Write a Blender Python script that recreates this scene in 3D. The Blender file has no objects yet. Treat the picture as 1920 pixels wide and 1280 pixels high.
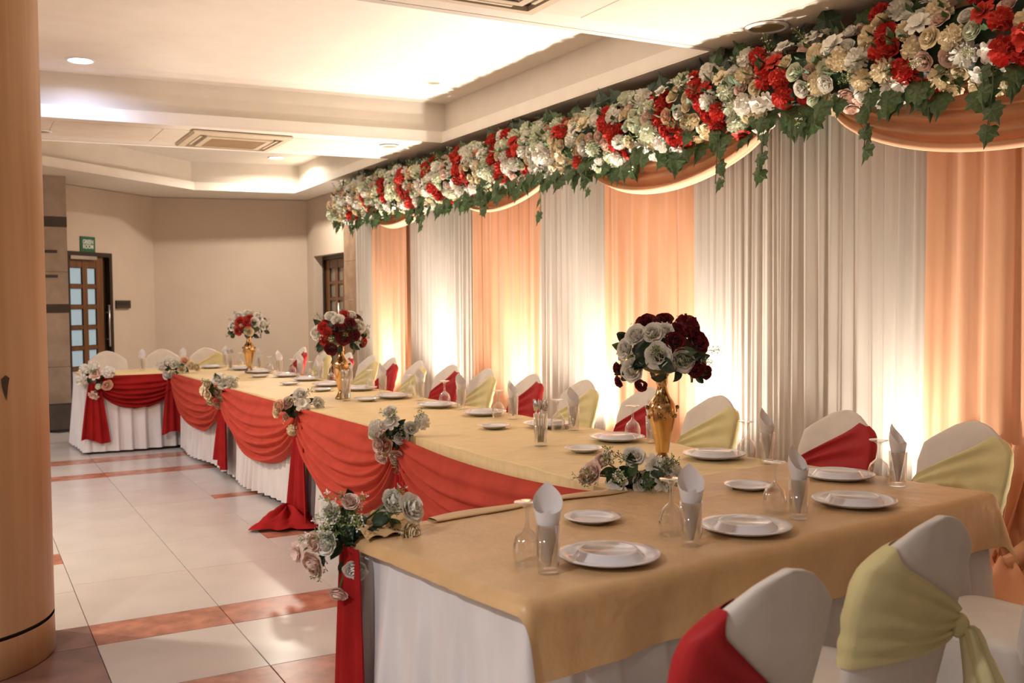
import bpy, bmesh, math, random
from math import sin, cos, pi, sqrt, atan2, exp, hypot
from mathutils import Vector, Matrix, Quaternion, Euler

random.seed(7)
S = bpy.context.scene
C = S.collection

# ------------------------------------------------------------------ camera
cam_d = bpy.data.cameras.new('camera')
cam_d.sensor_width = 36.0
cam_d.lens = 35.05
cam_d.clip_start = 0.05
cam_d.dof.use_dof = True
cam_d.dof.focus_distance = 4.2
cam_d.dof.aperture_fstop = 4.5
cam = bpy.data.objects.new('camera', cam_d)
C.objects.link(cam)
_r = Vector((0.87499872, -0.48402612, -0.00979516))
_u = Vector((0.02784581, 0.03011846, 0.99915839))
_f = Vector((0.48332375, 0.87453507, -0.03983171))
M4 = Matrix((( _r.x, _u.x, -_f.x, 0), (_r.y, _u.y, -_f.y, 0), (_r.z, _u.z, -_f.z, 1.45), (0, 0, 0, 1)))
cam.matrix_world = M4
S.camera = cam

# ------------------------------------------------------------------ render look
S.view_settings.view_transform = 'Standard'
S.view_settings.look = 'None'
S.view_settings.gamma = 1.0
S.view_settings.use_curve_mapping = False
S.view_settings.exposure = 0.4
cy = S.cycles
cy.max_bounces = 8
cy.diffuse_bounces = 4
cy.glossy_bounces = 4
cy.transmission_bounces = 4
cy.transparent_max_bounces = 16
cy.caustics_reflective = False
cy.caustics_refractive = False
cy.use_denoising = True
cy.sample_clamp_indirect = 6.0
cy.use_adaptive_sampling = True
cy.adaptive_threshold = 0.02

# ------------------------------------------------------------------ world
W = bpy.data.worlds.new('world')
S.world = W
W.use_nodes = True
W.node_tree.nodes['Background'].inputs[0].default_value = (1.0, 0.94, 0.88, 1)
W.node_tree.nodes['Background'].inputs[1].default_value = 0.05

# ------------------------------------------------------------------ lights
def spot(name, loc, target, power, col, ang=100, blend=0.6, size=0.06):
    l = bpy.data.lights.new(name, 'SPOT')
    l.energy = power; l.color = col; l.spot_size = math.radians(ang); l.spot_blend = blend
    l.shadow_soft_size = size
    o = bpy.data.objects.new(name, l); C.objects.link(o)
    o.location = loc
    o.rotation_euler = (Vector(target) - Vector(loc)).to_track_quat('-Z', 'Y').to_euler()
    return o

def area(name, loc, target, power, col, sx, sy=None, spread=180):
    l = bpy.data.lights.new(name, 'AREA')
    l.energy = power; l.color = col; l.spread = math.radians(spread)
    if sy: l.shape = 'RECTANGLE'; l.size = sx; l.size_y = sy
    else: l.shape = 'DISK'; l.size = sx
    o = bpy.data.objects.new(name, l); C.objects.link(o)
    o.location = loc
    o.rotation_euler = (Vector(target) - Vector(loc)).to_track_quat('-Z', 'Y').to_euler()
    return o

UPY = [10.85, 9.3, 7.75, 6.45, 5.1, 3.55, 2.0]
UPX = 4.10
for i, y in enumerate(UPY):
    k = (1.0, 1.35, 1.0, 1.0, 1.1, 0.55, 0.4)[i]
    spot('uplight_core', (UPX, y, 0.26), (UPX + 0.10, y, 3.0), 165 * k, (1.0, 0.885, 0.765), 74, 0.9, 0.05)
    spot('uplight_spill', (UPX, y, 0.26), (UPX - 0.35, y, 3.0), 88 * k, (1.0, 0.885, 0.765), 130, 0.6, 0.05)
WARM = (1.0, 0.80, 0.60)
DOWN_AND_FILL = [(0.88, 8.55, 3.36, (0.55, 0.65, 1.0), 9), (3.70, 13.07, 3.36, (1.0, 0.88, 0.74), 45),
        (-1.3, 6.4, 2.98, (1.0, 0.84, 0.68), 95), (-2.8, 4.0, 2.98, WARM, 22), (-2.8, 9.0, 2.98, (0.80, 0.84, 1.0), 55),
        (-4.6, 6.6, 2.98, WARM, 55), (-1.5, 1.3, 2.98, (0.97, 0.93, 0.93), 62), (-2.5, -1.0, 2.98, (0.85, 0.88, 1.0), 20)]  # the near-neutral one is an unseen fill, added to lift the foreground whites
for (x, y, z, col, pw) in DOWN_AND_FILL:
    area('downlight_and_fill', (x, y, z - 0.02), (x, y, 0), pw, col, 0.16, spread=165)

# ------------------------------------------------------------------ materials
def new_mat(name):
    m = bpy.data.materials.new(name); m.use_nodes = True
    nt = m.node_tree
    b = nt.nodes['Principled BSDF']
    return m, nt, b

def noise_col(nt, b, c1, c2, scale=(1, 1, 1), detail=4, nscale=5.0, lo=0.35, hi=0.65, coord='Object'):
    tc = nt.nodes.new('ShaderNodeTexCoord'); mp = nt.nodes.new('ShaderNodeMapping')
    mp.inputs['Scale'].default_value = scale
    nz = nt.nodes.new('ShaderNodeTexNoise'); nz.inputs['Scale'].default_value = nscale; nz.inputs['Detail'].default_value = detail
    cr = nt.nodes.new('ShaderNodeValToRGB')
    cr.color_ramp.elements[0].position = lo; cr.color_ramp.elements[1].position = hi
    cr.color_ramp.elements[0].color = (*c1, 1); cr.color_ramp.elements[1].color = (*c2, 1)
    L = nt.links.new
    L(tc.outputs[coord], mp.inputs[0]); L(mp.outputs[0], nz.inputs[0]); L(nz.outputs[0], cr.inputs[0]); L(cr.outputs[0], b.inputs['Base Color'])
    return nz, mp

def bump(nt, b, height_socket, strength=0.2, dist=0.01):
    bp = nt.nodes.new('ShaderNodeBump'); bp.inputs['Strength'].default_value = strength; bp.inputs['Distance'].default_value = dist
    nt.links.new(height_socket, bp.inputs['Height']); nt.links.new(bp.outputs[0], b.inputs['Normal'])

def plain(name, col, rough=0.6, metal=0.0, spec=0.5, var=0.06, nscale=6.0, bstr=0.0, bscale=None, sheen=0.0, coat=0.0):
    m, nt, b = new_mat(name)
    c1 = tuple(max(0, c * (1 - var)) for c in col); c2 = tuple(min(1, c * (1 + var)) for c in col)
    nz, mp = noise_col(nt, b, c1, c2, nscale=nscale)
    b.inputs['Roughness'].default_value = rough; b.inputs['Metallic'].default_value = metal
    b.inputs['Specular IOR Level'].default_value = spec
    if sheen: b.inputs['Sheen Weight'].default_value = sheen
    if coat: b.inputs['Coat Weight'].default_value = coat
    if bstr:
        n2 = nt.nodes.new('ShaderNodeTexNoise'); n2.inputs['Scale'].default_value = bscale or 60; n2.inputs['Detail'].default_value = 3
        tc = nt.nodes.new('ShaderNodeTexCoord'); nt.links.new(tc.outputs['Object'], n2.inputs[0])
        bump(nt, b, n2.outputs[0], bstr, 0.01)
    return m

def cloth(name, col, rough=0.85, sheen=0.15, transl=0.0, var=0.05, crease=0.25, cscale=14.0, stretch=(1, 1, 1), spec=0.25, alpha=1.0):
    m, nt, b = new_mat(name)
    c1 = tuple(max(0, c * (1 - var)) for c in col); c2 = tuple(min(1, c * (1 + var)) for c in col)
    nz, mp = noise_col(nt, b, c1, c2, nscale=9.0, scale=stretch)
    b.inputs['Roughness'].default_value = rough; b.inputs['Sheen Weight'].default_value = sheen
    b.inputs['Specular IOR Level'].default_value = spec
    n2 = nt.nodes.new('ShaderNodeTexNoise'); n2.inputs['Scale'].default_value = cscale; n2.inputs['Detail'].default_value = 5
    nt.links.new(mp.outputs[0], n2.inputs[0])
    bump(nt, b, n2.outputs[0], crease, 0.016)
    out = nt.nodes['Material Output']
    last = b.outputs[0]
    if transl:
        t = nt.nodes.new('ShaderNodeBsdfTranslucent'); t.inputs[0].default_value = (*col, 1)
        mx = nt.nodes.new('ShaderNodeMixShader'); mx.inputs[0].default_value = transl
        nt.links.new(last, mx.inputs[1]); nt.links.new(t.outputs[0], mx.inputs[2]); last = mx.outputs[0]
    if alpha < 1:
        t = nt.nodes.new('ShaderNodeBsdfTransparent')
        mx = nt.nodes.new('ShaderNodeMixShader'); mx.inputs[0].default_value = alpha
        nt.links.new(t.outputs[0], mx.inputs[1]); nt.links.new(last, mx.inputs[2]); last = mx.outputs[0]
    nt.links.new(last, out.inputs[0])
    return m

def glass_mat(name, blend=0.24, lo=0.05, tint=0.97):
    m, nt, b = new_mat(name)
    nt.nodes.remove(b)
    t = nt.nodes.new('ShaderNodeBsdfTransparent'); t.inputs[0].default_value = (tint, tint, tint, 1)
    g = nt.nodes.new('ShaderNodeBsdfGlossy'); g.inputs['Roughness'].default_value = 0.04; g.inputs[0].default_value = (1, 1, 1, 1)
    lw = nt.nodes.new('ShaderNodeLayerWeight'); lw.inputs[0].default_value = blend
    mr = nt.nodes.new('ShaderNodeMapRange'); mr.inputs[3].default_value = lo; mr.inputs[4].default_value = 0.95
    mx = nt.nodes.new('ShaderNodeMixShader')
    nt.links.new(lw.outputs['Facing'], mr.inputs[0]); nt.links.new(mr.outputs[0], mx.inputs[0])
    nt.links.new(t.outputs[0], mx.inputs[1]); nt.links.new(g.outputs[0], mx.inputs[2])
    nt.links.new(mx.outputs[0], nt.nodes['Material Output'].inputs[0])
    return m

def emit(name, col, st):
    m, nt, b = new_mat(name)
    b.inputs['Base Color'].default_value = (*col, 1)
    b.inputs['Emission Color'].default_value = (*col, 1); b.inputs['Emission Strength'].default_value = st
    return m

def wood(name, c1, c2, scale=(1, 1, 0.06), ns=14.0, rough=0.4):
    m, nt, b = new_mat(name)
    nz, mp = noise_col(nt, b, c1, c2, scale=scale, nscale=ns, detail=6, lo=0.3, hi=0.7)
    nz.inputs['Distortion'].default_value = 0.6
    b.inputs['Roughness'].default_value = rough
    bump(nt, b, nz.outputs[0], 0.06, 0.004)
    return m

MT = {}
MT['wall'] = plain('wall_paint', (0.62, 0.515, 0.42), 0.75, var=0.03, nscale=2.0, spec=0.2)
MT['ceil'] = plain('ceiling_paint', (0.76, 0.70, 0.62), 0.8, var=0.02, spec=0.2)
MT['lip'] = plain('cornice_paint', (0.86, 0.81, 0.74), 0.7, var=0.02, spec=0.2)
MT['panel'] = plain('ceiling_board', (0.74, 0.66, 0.56), 0.85, var=0.03, spec=0.2, bstr=0.15, bscale=90)
MT['floor_base'] = plain('floor_base', (0.46, 0.42, 0.38), 0.5)
MT['tile'] = plain('white_floor_tile', (0.57, 0.54, 0.51), 0.25, var=0.04, nscale=3.0, spec=0.45)
MT['tile_b'] = plain('white_floor_tile_warm', (0.56, 0.515, 0.485), 0.25, var=0.04, nscale=3.0, spec=0.45)
MT['strip'] = plain('red_marble_tile', (0.42, 0.17, 0.11), 0.25, var=0.28, nscale=9.0, spec=0.45)
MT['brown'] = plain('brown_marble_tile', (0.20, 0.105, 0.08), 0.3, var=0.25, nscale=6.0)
MT['pillar'] = wood('pillar_wood', (0.46, 0.255, 0.115), (0.58, 0.345, 0.175), (7, 7, 0.3), 2.2, 0.42)
MT['dark'] = plain('black_matt', (0.015, 0.013, 0.012), 0.5)
MT['stone'] = plain('stone_cladding', (0.37, 0.29, 0.225), 0.65, var=0.16, nscale=4.0, bstr=0.2, bscale=25)
MT['stone_b'] = plain('brown_stone_cladding', (0.33, 0.215, 0.135), 0.65, var=0.18, nscale=7.0, bstr=0.25, bscale=25)
MT['band'] = plain('dark_stone_band', (0.05, 0.035, 0.028), 0.5, var=0.2)
MT['door'] = wood('door_wood', (0.12, 0.045, 0.015), (0.20, 0.085, 0.03), (6, 6, 0.4), 4.0, 0.4)
MT['frame'] = wood('door_frame_wood', (0.018, 0.010, 0.007), (0.035, 0.02, 0.013), (6, 6, 0.4), 4.0, 0.4)
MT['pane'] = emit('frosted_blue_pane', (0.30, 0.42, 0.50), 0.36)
MT['pane2'] = plain('dull_glass_pane', (0.22, 0.19, 0.15), 0.25)
MT['steel'] = plain('steel', (0.62, 0.60, 0.58), 0.28, metal=1.0)
MT['green'] = plain('green_sign', (0.012, 0.12, 0.06), 0.4, var=0.04)
MT['white_paint'] = plain('white_paint', (0.85, 0.85, 0.82), 0.5, var=0.01)
MT['ac'] = plain('air_conditioner_plastic', (0.62, 0.52, 0.38), 0.5, var=0.04)
MT['ac_grille'] = plain('air_conditioner_grille', (0.44, 0.31, 0.19), 0.6, var=0.06, bstr=0.3, bscale=120)
MT['ac_near'] = plain('air_conditioner_dark_grille', (0.20, 0.13, 0.085), 0.6, var=0.06, bstr=0.3, bscale=120)
MT['lamp_on'] = emit('lit_lens', (1.0, 0.93, 0.82), 14.0)
MT['lamp_cool'] = emit('lit_cool_lens', (0.85, 0.9, 1.0), 14.0)
MT['lamp_off'] = plain('unlit_lens', (0.30, 0.24, 0.13), 0.35)
MT['grey_curtain'] = cloth('pale_grey_sheer', (0.64, 0.58, 0.51), transl=0.22, crease=0.12, stretch=(1, 1, 0.12), cscale=22)
MT['peach'] = cloth('peach_voile', (0.88, 0.49, 0.29), transl=0.25, crease=0.15, stretch=(1, 1, 0.2), cscale=16)
MT['peach_swag'] = cloth('peach_swag_cloth', (0.88, 0.50, 0.30), transl=0.18, crease=0.12, cscale=8)
MT['red'] = cloth('red_cotton_shaded', (0.32, 0.014, 0.014), crease=0.35, cscale=10, var=0.1, sheen=0.0, spec=0.12)  # same cloth as the run swags, with shade put into a darker colour
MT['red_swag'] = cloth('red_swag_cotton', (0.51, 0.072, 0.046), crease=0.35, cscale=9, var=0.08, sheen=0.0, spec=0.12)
MT['white_skirt'] = cloth('white_skirting', (0.72, 0.70, 0.70), crease=0.25, cscale=9, stretch=(1, 1, 0.4))
MT['cover'] = cloth('white_chair_cover', (0.78, 0.73, 0.66), crease=0.2, cscale=12)
MT['red_sash'] = cloth('red_satin_sash', (0.40, 0.018, 0.020), rough=0.6, crease=0.3, cscale=12, sheen=0.0)
MT['yellow_sash'] = cloth('pale_yellow_organza', (0.80, 0.72, 0.36), rough=0.55, crease=0.3, cscale=12, alpha=0.86)
MT['gold'] = cloth('gold_satin', (0.66, 0.43, 0.205), rough=0.40, crease=0.9, cscale=5.5, spec=0.5, sheen=0.1)
MT['brocade'] = cloth('yellow_gold_brocade', (0.84, 0.64, 0.31), rough=0.5, crease=0.5, cscale=6, spec=0.45, stretch=(1, 3.5, 1))
MT['fringe'] = cloth('gold_fringe', (0.60, 0.44, 0.16), crease=0.4, cscale=80)
MT['plywood'] = wood('plywood', (0.35, 0.22, 0.11), (0.5, 0.33, 0.18), (1, 6, 1), 3.0)
MT['ceramic'] = plain('white_glazed_ceramic', (0.76, 0.75, 0.79), 0.12, var=0.01, spec=0.6)
MT['glass'] = glass_mat('clear_glass')
MT['crystal'] = glass_mat('goblet_glass', 0.42, 0.07, 0.95)
MT['napkin'] = cloth('white_paper_napkin', (0.86, 0.84, 0.84), crease=0.08, cscale=20, transl=0.15)
MT['vase'] = plain('polished_gold', (0.78, 0.50, 0.22), 0.14, metal=1.0, var=0.1)
MT['vase_relief'] = plain('dark_gold_relief', (0.42, 0.25, 0.11), 0.2, metal=1.0, var=0.3, nscale=30)
MT['leaf'] = plain('ivy_leaf', (0.055, 0.105, 0.035), 0.5, var=0.35, nscale=8)
MT['leaf_dark'] = plain('dark_rose_leaf', (0.018, 0.045, 0.020), 0.45, var=0.35, nscale=8)
MT['leaf_light'] = plain('light_green_sprig', (0.24, 0.30, 0.09), 0.6, var=0.25)
MT['stem'] = plain('stem_green', (0.06, 0.10, 0.03), 0.6)
def petal(name, col, var=0.08): return cloth(name, col, rough=0.7, sheen=0.1, transl=0.12, var=var, crease=0.1, cscale=40)
MT['p_white'] = petal('white_petal', (0.92, 0.89, 0.81))
MT['p_cream'] = petal('cream_petal', (0.90, 0.78, 0.55))
MT['p_peach'] = petal('peach_petal', (0.90, 0.58, 0.42))
MT['p_blush'] = petal('blush_petal', (0.90, 0.68, 0.58))
MT['p_red'] = petal('red_petal', (0.62, 0.045, 0.030))
MT['p_burg'] = petal('burgundy_petal', (0.17, 0.008, 0.014))
MT['p_green_white'] = petal('green_white_petal', (0.80, 0.84, 0.66))
MT['p_tan'] = petal('tan_petal', (0.55, 0.40, 0.25))

# ------------------------------------------------------------------ mesh helper
class MB:
    def __init__(s): s.v = []; s.f = []; s.m = []
    def add(s, vs, fs, mi=0):
        o = len(s.v); s.v += [tuple(v) for v in vs]
        for f in fs: s.f.append(tuple(i + o for i in f)); s.m.append(mi)
        return s
    def box(s, x0, y0, z0, x1, y1, z1, mi=0, mat=None):
        vs = [Vector((x, y, z)) for x in (x0, x1) for y in (y0, y1) for z in (z0, z1)]
        if mat is not None: vs = [mat @ v for v in vs]
        s.add(vs, [(0, 1, 3, 2), (4, 6, 7, 5), (0, 4, 5, 1), (2, 3, 7, 6), (0, 2, 6, 4), (1, 5, 7, 3)], mi); return s
    def cbox(s, x0, y0, z0, x1, y1, z1, c=0.004, mi=0):
        """box with a chamfered top edge"""
        vs = [(x0, y0, z0), (x1, y0, z0), (x1, y1, z0), (x0, y1, z0), (x0, y0, z1 - c), (x1, y0, z1 - c), (x1, y1, z1 - c), (x0, y1, z1 - c),
              (x0 + c, y0 + c, z1), (x1 - c, y0 + c, z1), (x1 - c, y1 - c, z1), (x0 + c, y1 - c, z1)]
        fs = [(3, 2, 1, 0), (8, 9, 10, 11)]
        for i in range(4):
            j = (i + 1) % 4
            fs += [(i, j, j + 4, i + 4), (i + 4, j + 4, j + 8, i + 8)]
        s.add(vs, fs, mi); return s
    def grid(s, fn, nu, nv, cu=False, mi=0):
        vs = []; fs = []
        for i in range(nu + (0 if cu else 1)):
            for j in range(nv + 1): vs.append(fn(i / nu, j / nv))
        n = nv + 1; NU = nu if cu else nu + 1
        for i in range(nu):
            for j in range(nv):
                a = i * n + j; b = ((i + 1) % NU) * n + j
                fs.append((a, b, b + 1, a + 1))
        s.add(vs, fs, mi); return s
    def lathe(s, prof, n=24, c=(0, 0, 0), mi=0):
        k = len(prof)
        vs = [(c[0] + r * cos(2 * pi * i / n), c[1] + r * sin(2 * pi * i / n), c[2] + z) for i in range(n) for (r, z) in prof]
        fs = []
        for i in range(n):
            for j in range(k - 1):
                a = i * k + j; b = ((i + 1) % n) * k + j
                fs.append((a, b, b + 1, a + 1))
        s.add(vs, fs, mi); return s
    def tube(s, pts, r, n=6, mi=0):
        pts = [Vector(p) for p in pts]; vs = []
        rr = r if isinstance(r, (list, tuple)) else [r] * len(pts)
        for i, p in enumerate(pts):
            d = (pts[min(i + 1, len(pts) - 1)] - pts[max(i - 1, 0)]).normalized()
            a = d.cross(Vector((0, 0, 1)));
            if a.length < 1e-3: a = d.cross(Vector((1, 0, 0)))
            a.normalize(); b = d.cross(a)
            for k in range(n): vs.append(p + (a * cos(2 * pi * k / n) + b * sin(2 * pi * k / n)) * rr[i])
        fs = []
        for i in range(len(pts) - 1):
            for k in range(n):
                a = i * n + k; b = i * n + (k + 1) % n
                fs.append((a, b, b + n, a + n))
        fs.append(tuple(range(n))[::-1]); fs.append(tuple((len(pts) - 1) * n + k for k in range(n)))
        s.add(vs, fs, mi); return s
    def ball(s, c, r, nu=10, nv=6, mi=0):
        rx, ry, rz = r if isinstance(r, (tuple, list)) else (r, r, r)
        s.grid(lambda u, v: (c[0] + rx * sin(pi * v) * cos(2 * pi * u), c[1] + ry * sin(pi * v) * sin(2 * pi * u), c[2] - rz * cos(pi * v)), nu, nv, True, mi); return s
    def mesh(s, name, mats, smooth=False):
        me = bpy.data.meshes.new(name)
        me.from_pydata(s.v, [], s.f)
        if not isinstance(mats, (list, tuple)): mats = [mats]
        for m in mats: me.materials.append(MT[m] if isinstance(m, str) else m)
        if any(s.m): me.polygons.foreach_set('material_index', s.m)
        if smooth: me.polygons.foreach_set('use_smooth', [True] * len(me.polygons))
        me.update(); return me
    def build(s, name, mats, parent=None, smooth=False, loc=None, rz=0):
        return ob(name, s.mesh(name, mats, smooth), parent, loc, rz)

def ob(name, me, parent=None, loc=None, rz=0, rot=None, scale=None):
    o = bpy.data.objects.new(name, me); C.objects.link(o)
    if parent is not None: o.parent = parent
    if loc is not None: o.location = loc
    if rot is not None:
        o.rotation_mode = 'QUATERNION'; o.rotation_quaternion = rot
    elif rz: o.rotation_euler = (0, 0, rz)
    if scale is not None: o.scale = (scale,) * 3 if not isinstance(scale, (tuple, list)) else scale
    return o
def tag(o, label, cat, group=None):
    o['label'] = label; o['category'] = cat
    if group: o['group'] = group
    return o
def thing(name, label, cat, loc=(0, 0, 0), rz=0, group=None):
    o = bpy.data.objects.new(name, None); C.objects.link(o); o.empty_display_size = 0.1
    o.location = loc; o.rotation_euler = (0, 0, rz)
    return tag(o, label, cat, group)
def struct(o): o['kind'] = 'structure'; return o
def stuff(o): o['kind'] = 'stuff'; return o
def dup(root, loc, rz, label, group=None):
    r = root.copy(); C.objects.link(r); r.location = loc; r.rotation_euler = (0, 0, rz); r['label'] = label
    if group: r['group'] = group
    for ch in list(root.children):
        c = ch.copy(); C.objects.link(c); c.parent = r
        for g in list(ch.children):
            d = g.copy(); C.objects.link(d); d.parent = c
    return r
ORD = ['first', 'second', 'third', 'fourth', 'fifth', 'sixth', 'seventh', 'eighth', 'ninth', 'tenth', 'eleventh', 'twelfth', 'thirteenth', 'fourteenth']
def rnd(a, b): return random.uniform(a, b)
def lerp(a, b, t): return a + (b - a) * t

# ================================================================== SETTING
# floor with its tiles
fl = struct(MB().box(-6, -3, -0.08, 5.4, 17, -0.010).build('floor', 'floor_base'))
XC = [-2.43, -1.85, -1.27, -0.69, -0.11, 0.47, 1.05, 1.63, 2.21, 2.79, 3.37, 3.95, 4.6]
def tile_obj(x0, y0, x1, y1, m):
    g = 0.0018
    w, d = x1 - x0 - 2 * g, y1 - y0 - 2 * g
    key = (round(w, 3), round(d, 3), m)
    if key not in tile_cache:
        tile_cache[key] = MB().cbox(-w / 2, -d / 2, -0.010, w / 2, d / 2, 0, 0.0012).mesh('tile', m)
    o = ob('tile', tile_cache[key], fl, ((x0 + x1) / 2, (y0 + y1) / 2, 0))
    return o
tile_cache = {}
ROWS_ALL = [(1.8, 2.41, 't'), (2.41, 3.02, 't'), (3.02, 3.62, 't'), (3.62, 3.935, 's'), (3.935, 4.545, 't'), (4.545, 4.85, 's')]
ROWS_MID = [(4.85, 5.6, 't'), (5.6, 6.34, 't'), (6.34, 6.94, 't'), (6.94, 7.55, 't'), (7.55, 8.28, 't'), (8.28, 9.01, 't')]
ROWS_OUT = [(4.85, 5.475, 't'), (5.475, 6.10, 't'), (6.10, 6.36, 's'), (6.36, 6.96, 't'), (6.96, 7.565, 't'), (7.565, 7.73, 's'), (7.73, 8.37, 't'), (8.37, 9.01, 't')]
ROWS_FAR = [(9.01, 9.27, 's'), (9.27, 9.88, 't'), (9.88, 10.19, 's'), (10.19, 10.8, 't'), (10.8, 11.41, 't'), (11.41, 12.02, 't'), (12.02, 12.63, 't'), (12.63, 13.24, 't'), (13.24, 13.85, 't'), (13.85, 14.46, 't')]
for i in range(len(XC) - 1):
    x0, x1 = XC[i], XC[i + 1]
    mid = 0.4 < x0 < 1.6
    for (y0, y1, k) in ROWS_ALL + (ROWS_MID if mid else ROWS_OUT) + ROWS_FAR:
        m = {'t': random.choice(['tile', 'tile', 'tile_b']), 's': 'strip'}[k]
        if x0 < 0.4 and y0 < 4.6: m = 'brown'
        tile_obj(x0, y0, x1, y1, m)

# walls
def wall_quad(name, a, b, z0=0, z1=3.0, th=0.12, m='wall'):
    a = Vector((*a, 0)); b = Vector((*b, 0)); d = (b - a).normalized(); n = Vector((-d.y, d.x, 0))  # n points away from the room
    mb = MB()
    p = [a, b, b + n * th, a + n * th]
    vs = [(q.x, q.y, z) for z in (z0, z1) for q in p]
    mb.add(vs, [(0, 3, 2, 1), (4, 5, 6, 7), (0, 1, 5, 4), (1, 2, 6, 5), (2, 3, 7, 6), (3, 0, 4, 7)])
    return struct(mb.build(name, m))
PA = (2.46, 15.12); PB = (-0.9, 11.84)          # angled end wall
TH = atan2(0.6985, 0.7156)
wall_quad('wall_back', PA, (4.66, 14.67))
# right wall with the recess of the second door
mb = MB()
mb.box(4.60, -3, 0, 4.74, 12.9, 3.0); mb.box(4.60, 14.37, 0, 4.74, 14.75, 3.0); mb.box(4.60, 12.9, 2.15, 4.74, 14.37, 3.0)
mb.box(4.80, 12.8, 0, 4.86, 14.5, 3.0)
struct(mb.build('wall_right', 'wall'))
# angled wall with the green-room door opening
dv = Vector((PA[0] - PB[0], PA[1] - PB[1])); LW = dv.length
sB = (Vector((1.19, 13.88)) - Vector(PB)).dot(dv) / LW            # left side of door
sE = sB + 0.865
RW = Matrix.Translation((PB[0], PB[1], 0)) @ Matrix.Rotation(atan2(dv.y, dv.x), 4, 'Z')
mb = MB()
mb.box(0, 0, 0, sB - 0.0, 0.14, 3.0, mat=RW); mb.box(sE, 0, 0, LW, 0.14, 3.0, mat=RW); mb.box(sB, 0, 2.155, sE, 0.14, 3.0, mat=RW)
mb.box(sB - .1, 0.30, 0, sE + .1, 0.34, 2.4, mat=RW)
struct(mb.build('wall_end', 'wall'))
wall_quad('wall_left', (-6, 11.84), (-0.9, 11.84))
wall_quad('wall_side', (-6, -3), (-6, 11.9))
wall_quad('wall_front', (4.6, -3), (-6, -3))

# ceiling: lower soffit with two recessed trays
T1 = [(-1.6, 4.88), (4.12, 4.88), (4.12, 8.82), (-1.6, 9.12)]
T2 = [(-0.9, 10.42), (4.06, 10.05), (4.12, 13.68), (2.80, 13.84), (0.77, 12.02), (-0.9, 10.62)]
bm = bmesh.new()
def loop(pts, z):
    vs = [bm.verts.new((x, y, z)) for x, y in pts]
    es = [bm.edges.new((vs[i], vs[(i + 1) % len(vs)])) for i in range(len(vs))]
    return es
es = loop([(-6.1, -3.1), (5.5, -3.1), (5.5, 15.3), (-6.1, 15.3)], 3.006) + loop(T1, 3.006) + loop(T2, 3.006)
bmesh.ops.triangle_fill(bm, use_beauty=True, use_dissolve=False, edges=es)
me = bpy.data.meshes.new('ceiling'); bm.to_mesh(me); bm.free(); me.materials.append(MT['ceil'])
ceil = struct(ob('ceiling', me))
def offset_poly(pts, d):
    out = []
    n = len(pts); cx = sum(p[0] for p in pts) / n; cyy = sum(p[1] for p in pts) / n
    for i in range(n):
        p0, p1, p2 = Vector(pts[i - 1]), Vector(pts[i]), Vector(pts[(i + 1) % n])
        d1 = (p1 - p0).normalized(); d2 = (p2 - p1).normalized()
        n1 = Vector((d1.y, -d1.x)); n2 = Vector((d2.y, -d2.x))
        b = (n1 + n2); b = b / max(0.2, b.dot(n1))
        out.append(tuple(p1 + b * d))
    return out
def ring(mb, A, zA, B, zB, mi=0):
    n = len(A)
    for i in range(n):
        j = (i + 1) % n
        mb.add([(*A[i], zA), (*A[j], zA), (*B[j], zB), (*B[i], zB)], [(0, 1, 2, 3)], mi)
for nm, T in (('trim_1', T1), ('trim_2', T2)):
    o1 = offset_poly(T, 0.012); o2 = offset_poly(T, 0.075)
    mb = MB()
    ring(mb, T, 2.992, o1, 3.10); ring(mb, o1, 3.10, o2, 3.105)
    oo = offset_poly(T, 0.02); ring(mb, oo, 3.004, T, 2.992)
    struct(mb.build(nm, 'lip'))
    mb = MB()
    ring(mb, o2, 3.10, o2, 3.38)
    mb.add([(*p, 3.38) for p in o2], [tuple(range(len(o2)))])
    mb.build('tray_recess', 'ceil', ceil)
# ceiling boards
def panel(x0, y0, x1, y1):
    g = 0.003
    w, d = x1 - x0 - 2 * g, y1 - y0 - 2 * g
    key = (round(w, 3), round(d, 3))
    me = panel_cache.get(key)
    if me is None:
        mb = MB(); c = 0.002
        vs = [(-w/2, -d/2, .006), (w/2, -d/2, .006), (w/2, d/2, .006), (-w/2, d/2, .006), (-w/2, -d/2, c), (w/2, -d/2, c), (w/2, d/2, c), (-w/2, d/2, c),
              (-w/2+c, -d/2+c, 0), (w/2-c, -d/2+c, 0), (w/2-c, d/2-c, 0), (-w/2+c, d/2-c, 0)]
        fs = [(11, 10, 9, 8)]
        for i in range(4):
            j = (i + 1) % 4
            fs += [(i, i + 4, j + 4, j), (i + 4, i + 8, j + 8, j + 4)]
        mb.add(vs, fs); me = mb.mesh('ceiling_panel', 'panel'); panel_cache[key] = me
    ob('ceiling_panel', me, ceil, ((x0 + x1) / 2, (y0 + y1) / 2, 3.0))
panel_cache = {}
PX = [-1.6, -0.69, 0.24, 1.17, 2.09, 3.02, 3.95]
for i in range(len(PX) - 1):
    for (y0, y1) in ((0.95, 1.88), (1.88, 2.80), (2.80, 3.73), (3.73, 4.66)): panel(PX[i], y0, PX[i + 1], y1)
for (y0, y1) in ((0.95, 1.88), (1.88, 2.80), (2.80, 3.73), (3.73, 4.66)): panel(3.95, y0, 4.58, y1)
PXF = [-1.9, -1.02, -0.15, 0.73, 1.61, 2.49, 3.37]
for i in range(len(PXF) - 1): panel(PXF[i], 9.22, PXF[i + 1], 9.98)

# baseboards
struct(MB().box(sE + 0.1, -0.012, 0, LW - .01, 0.0, 0.09, mat=RW).build('baseboard_end', 'band'))

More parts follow.
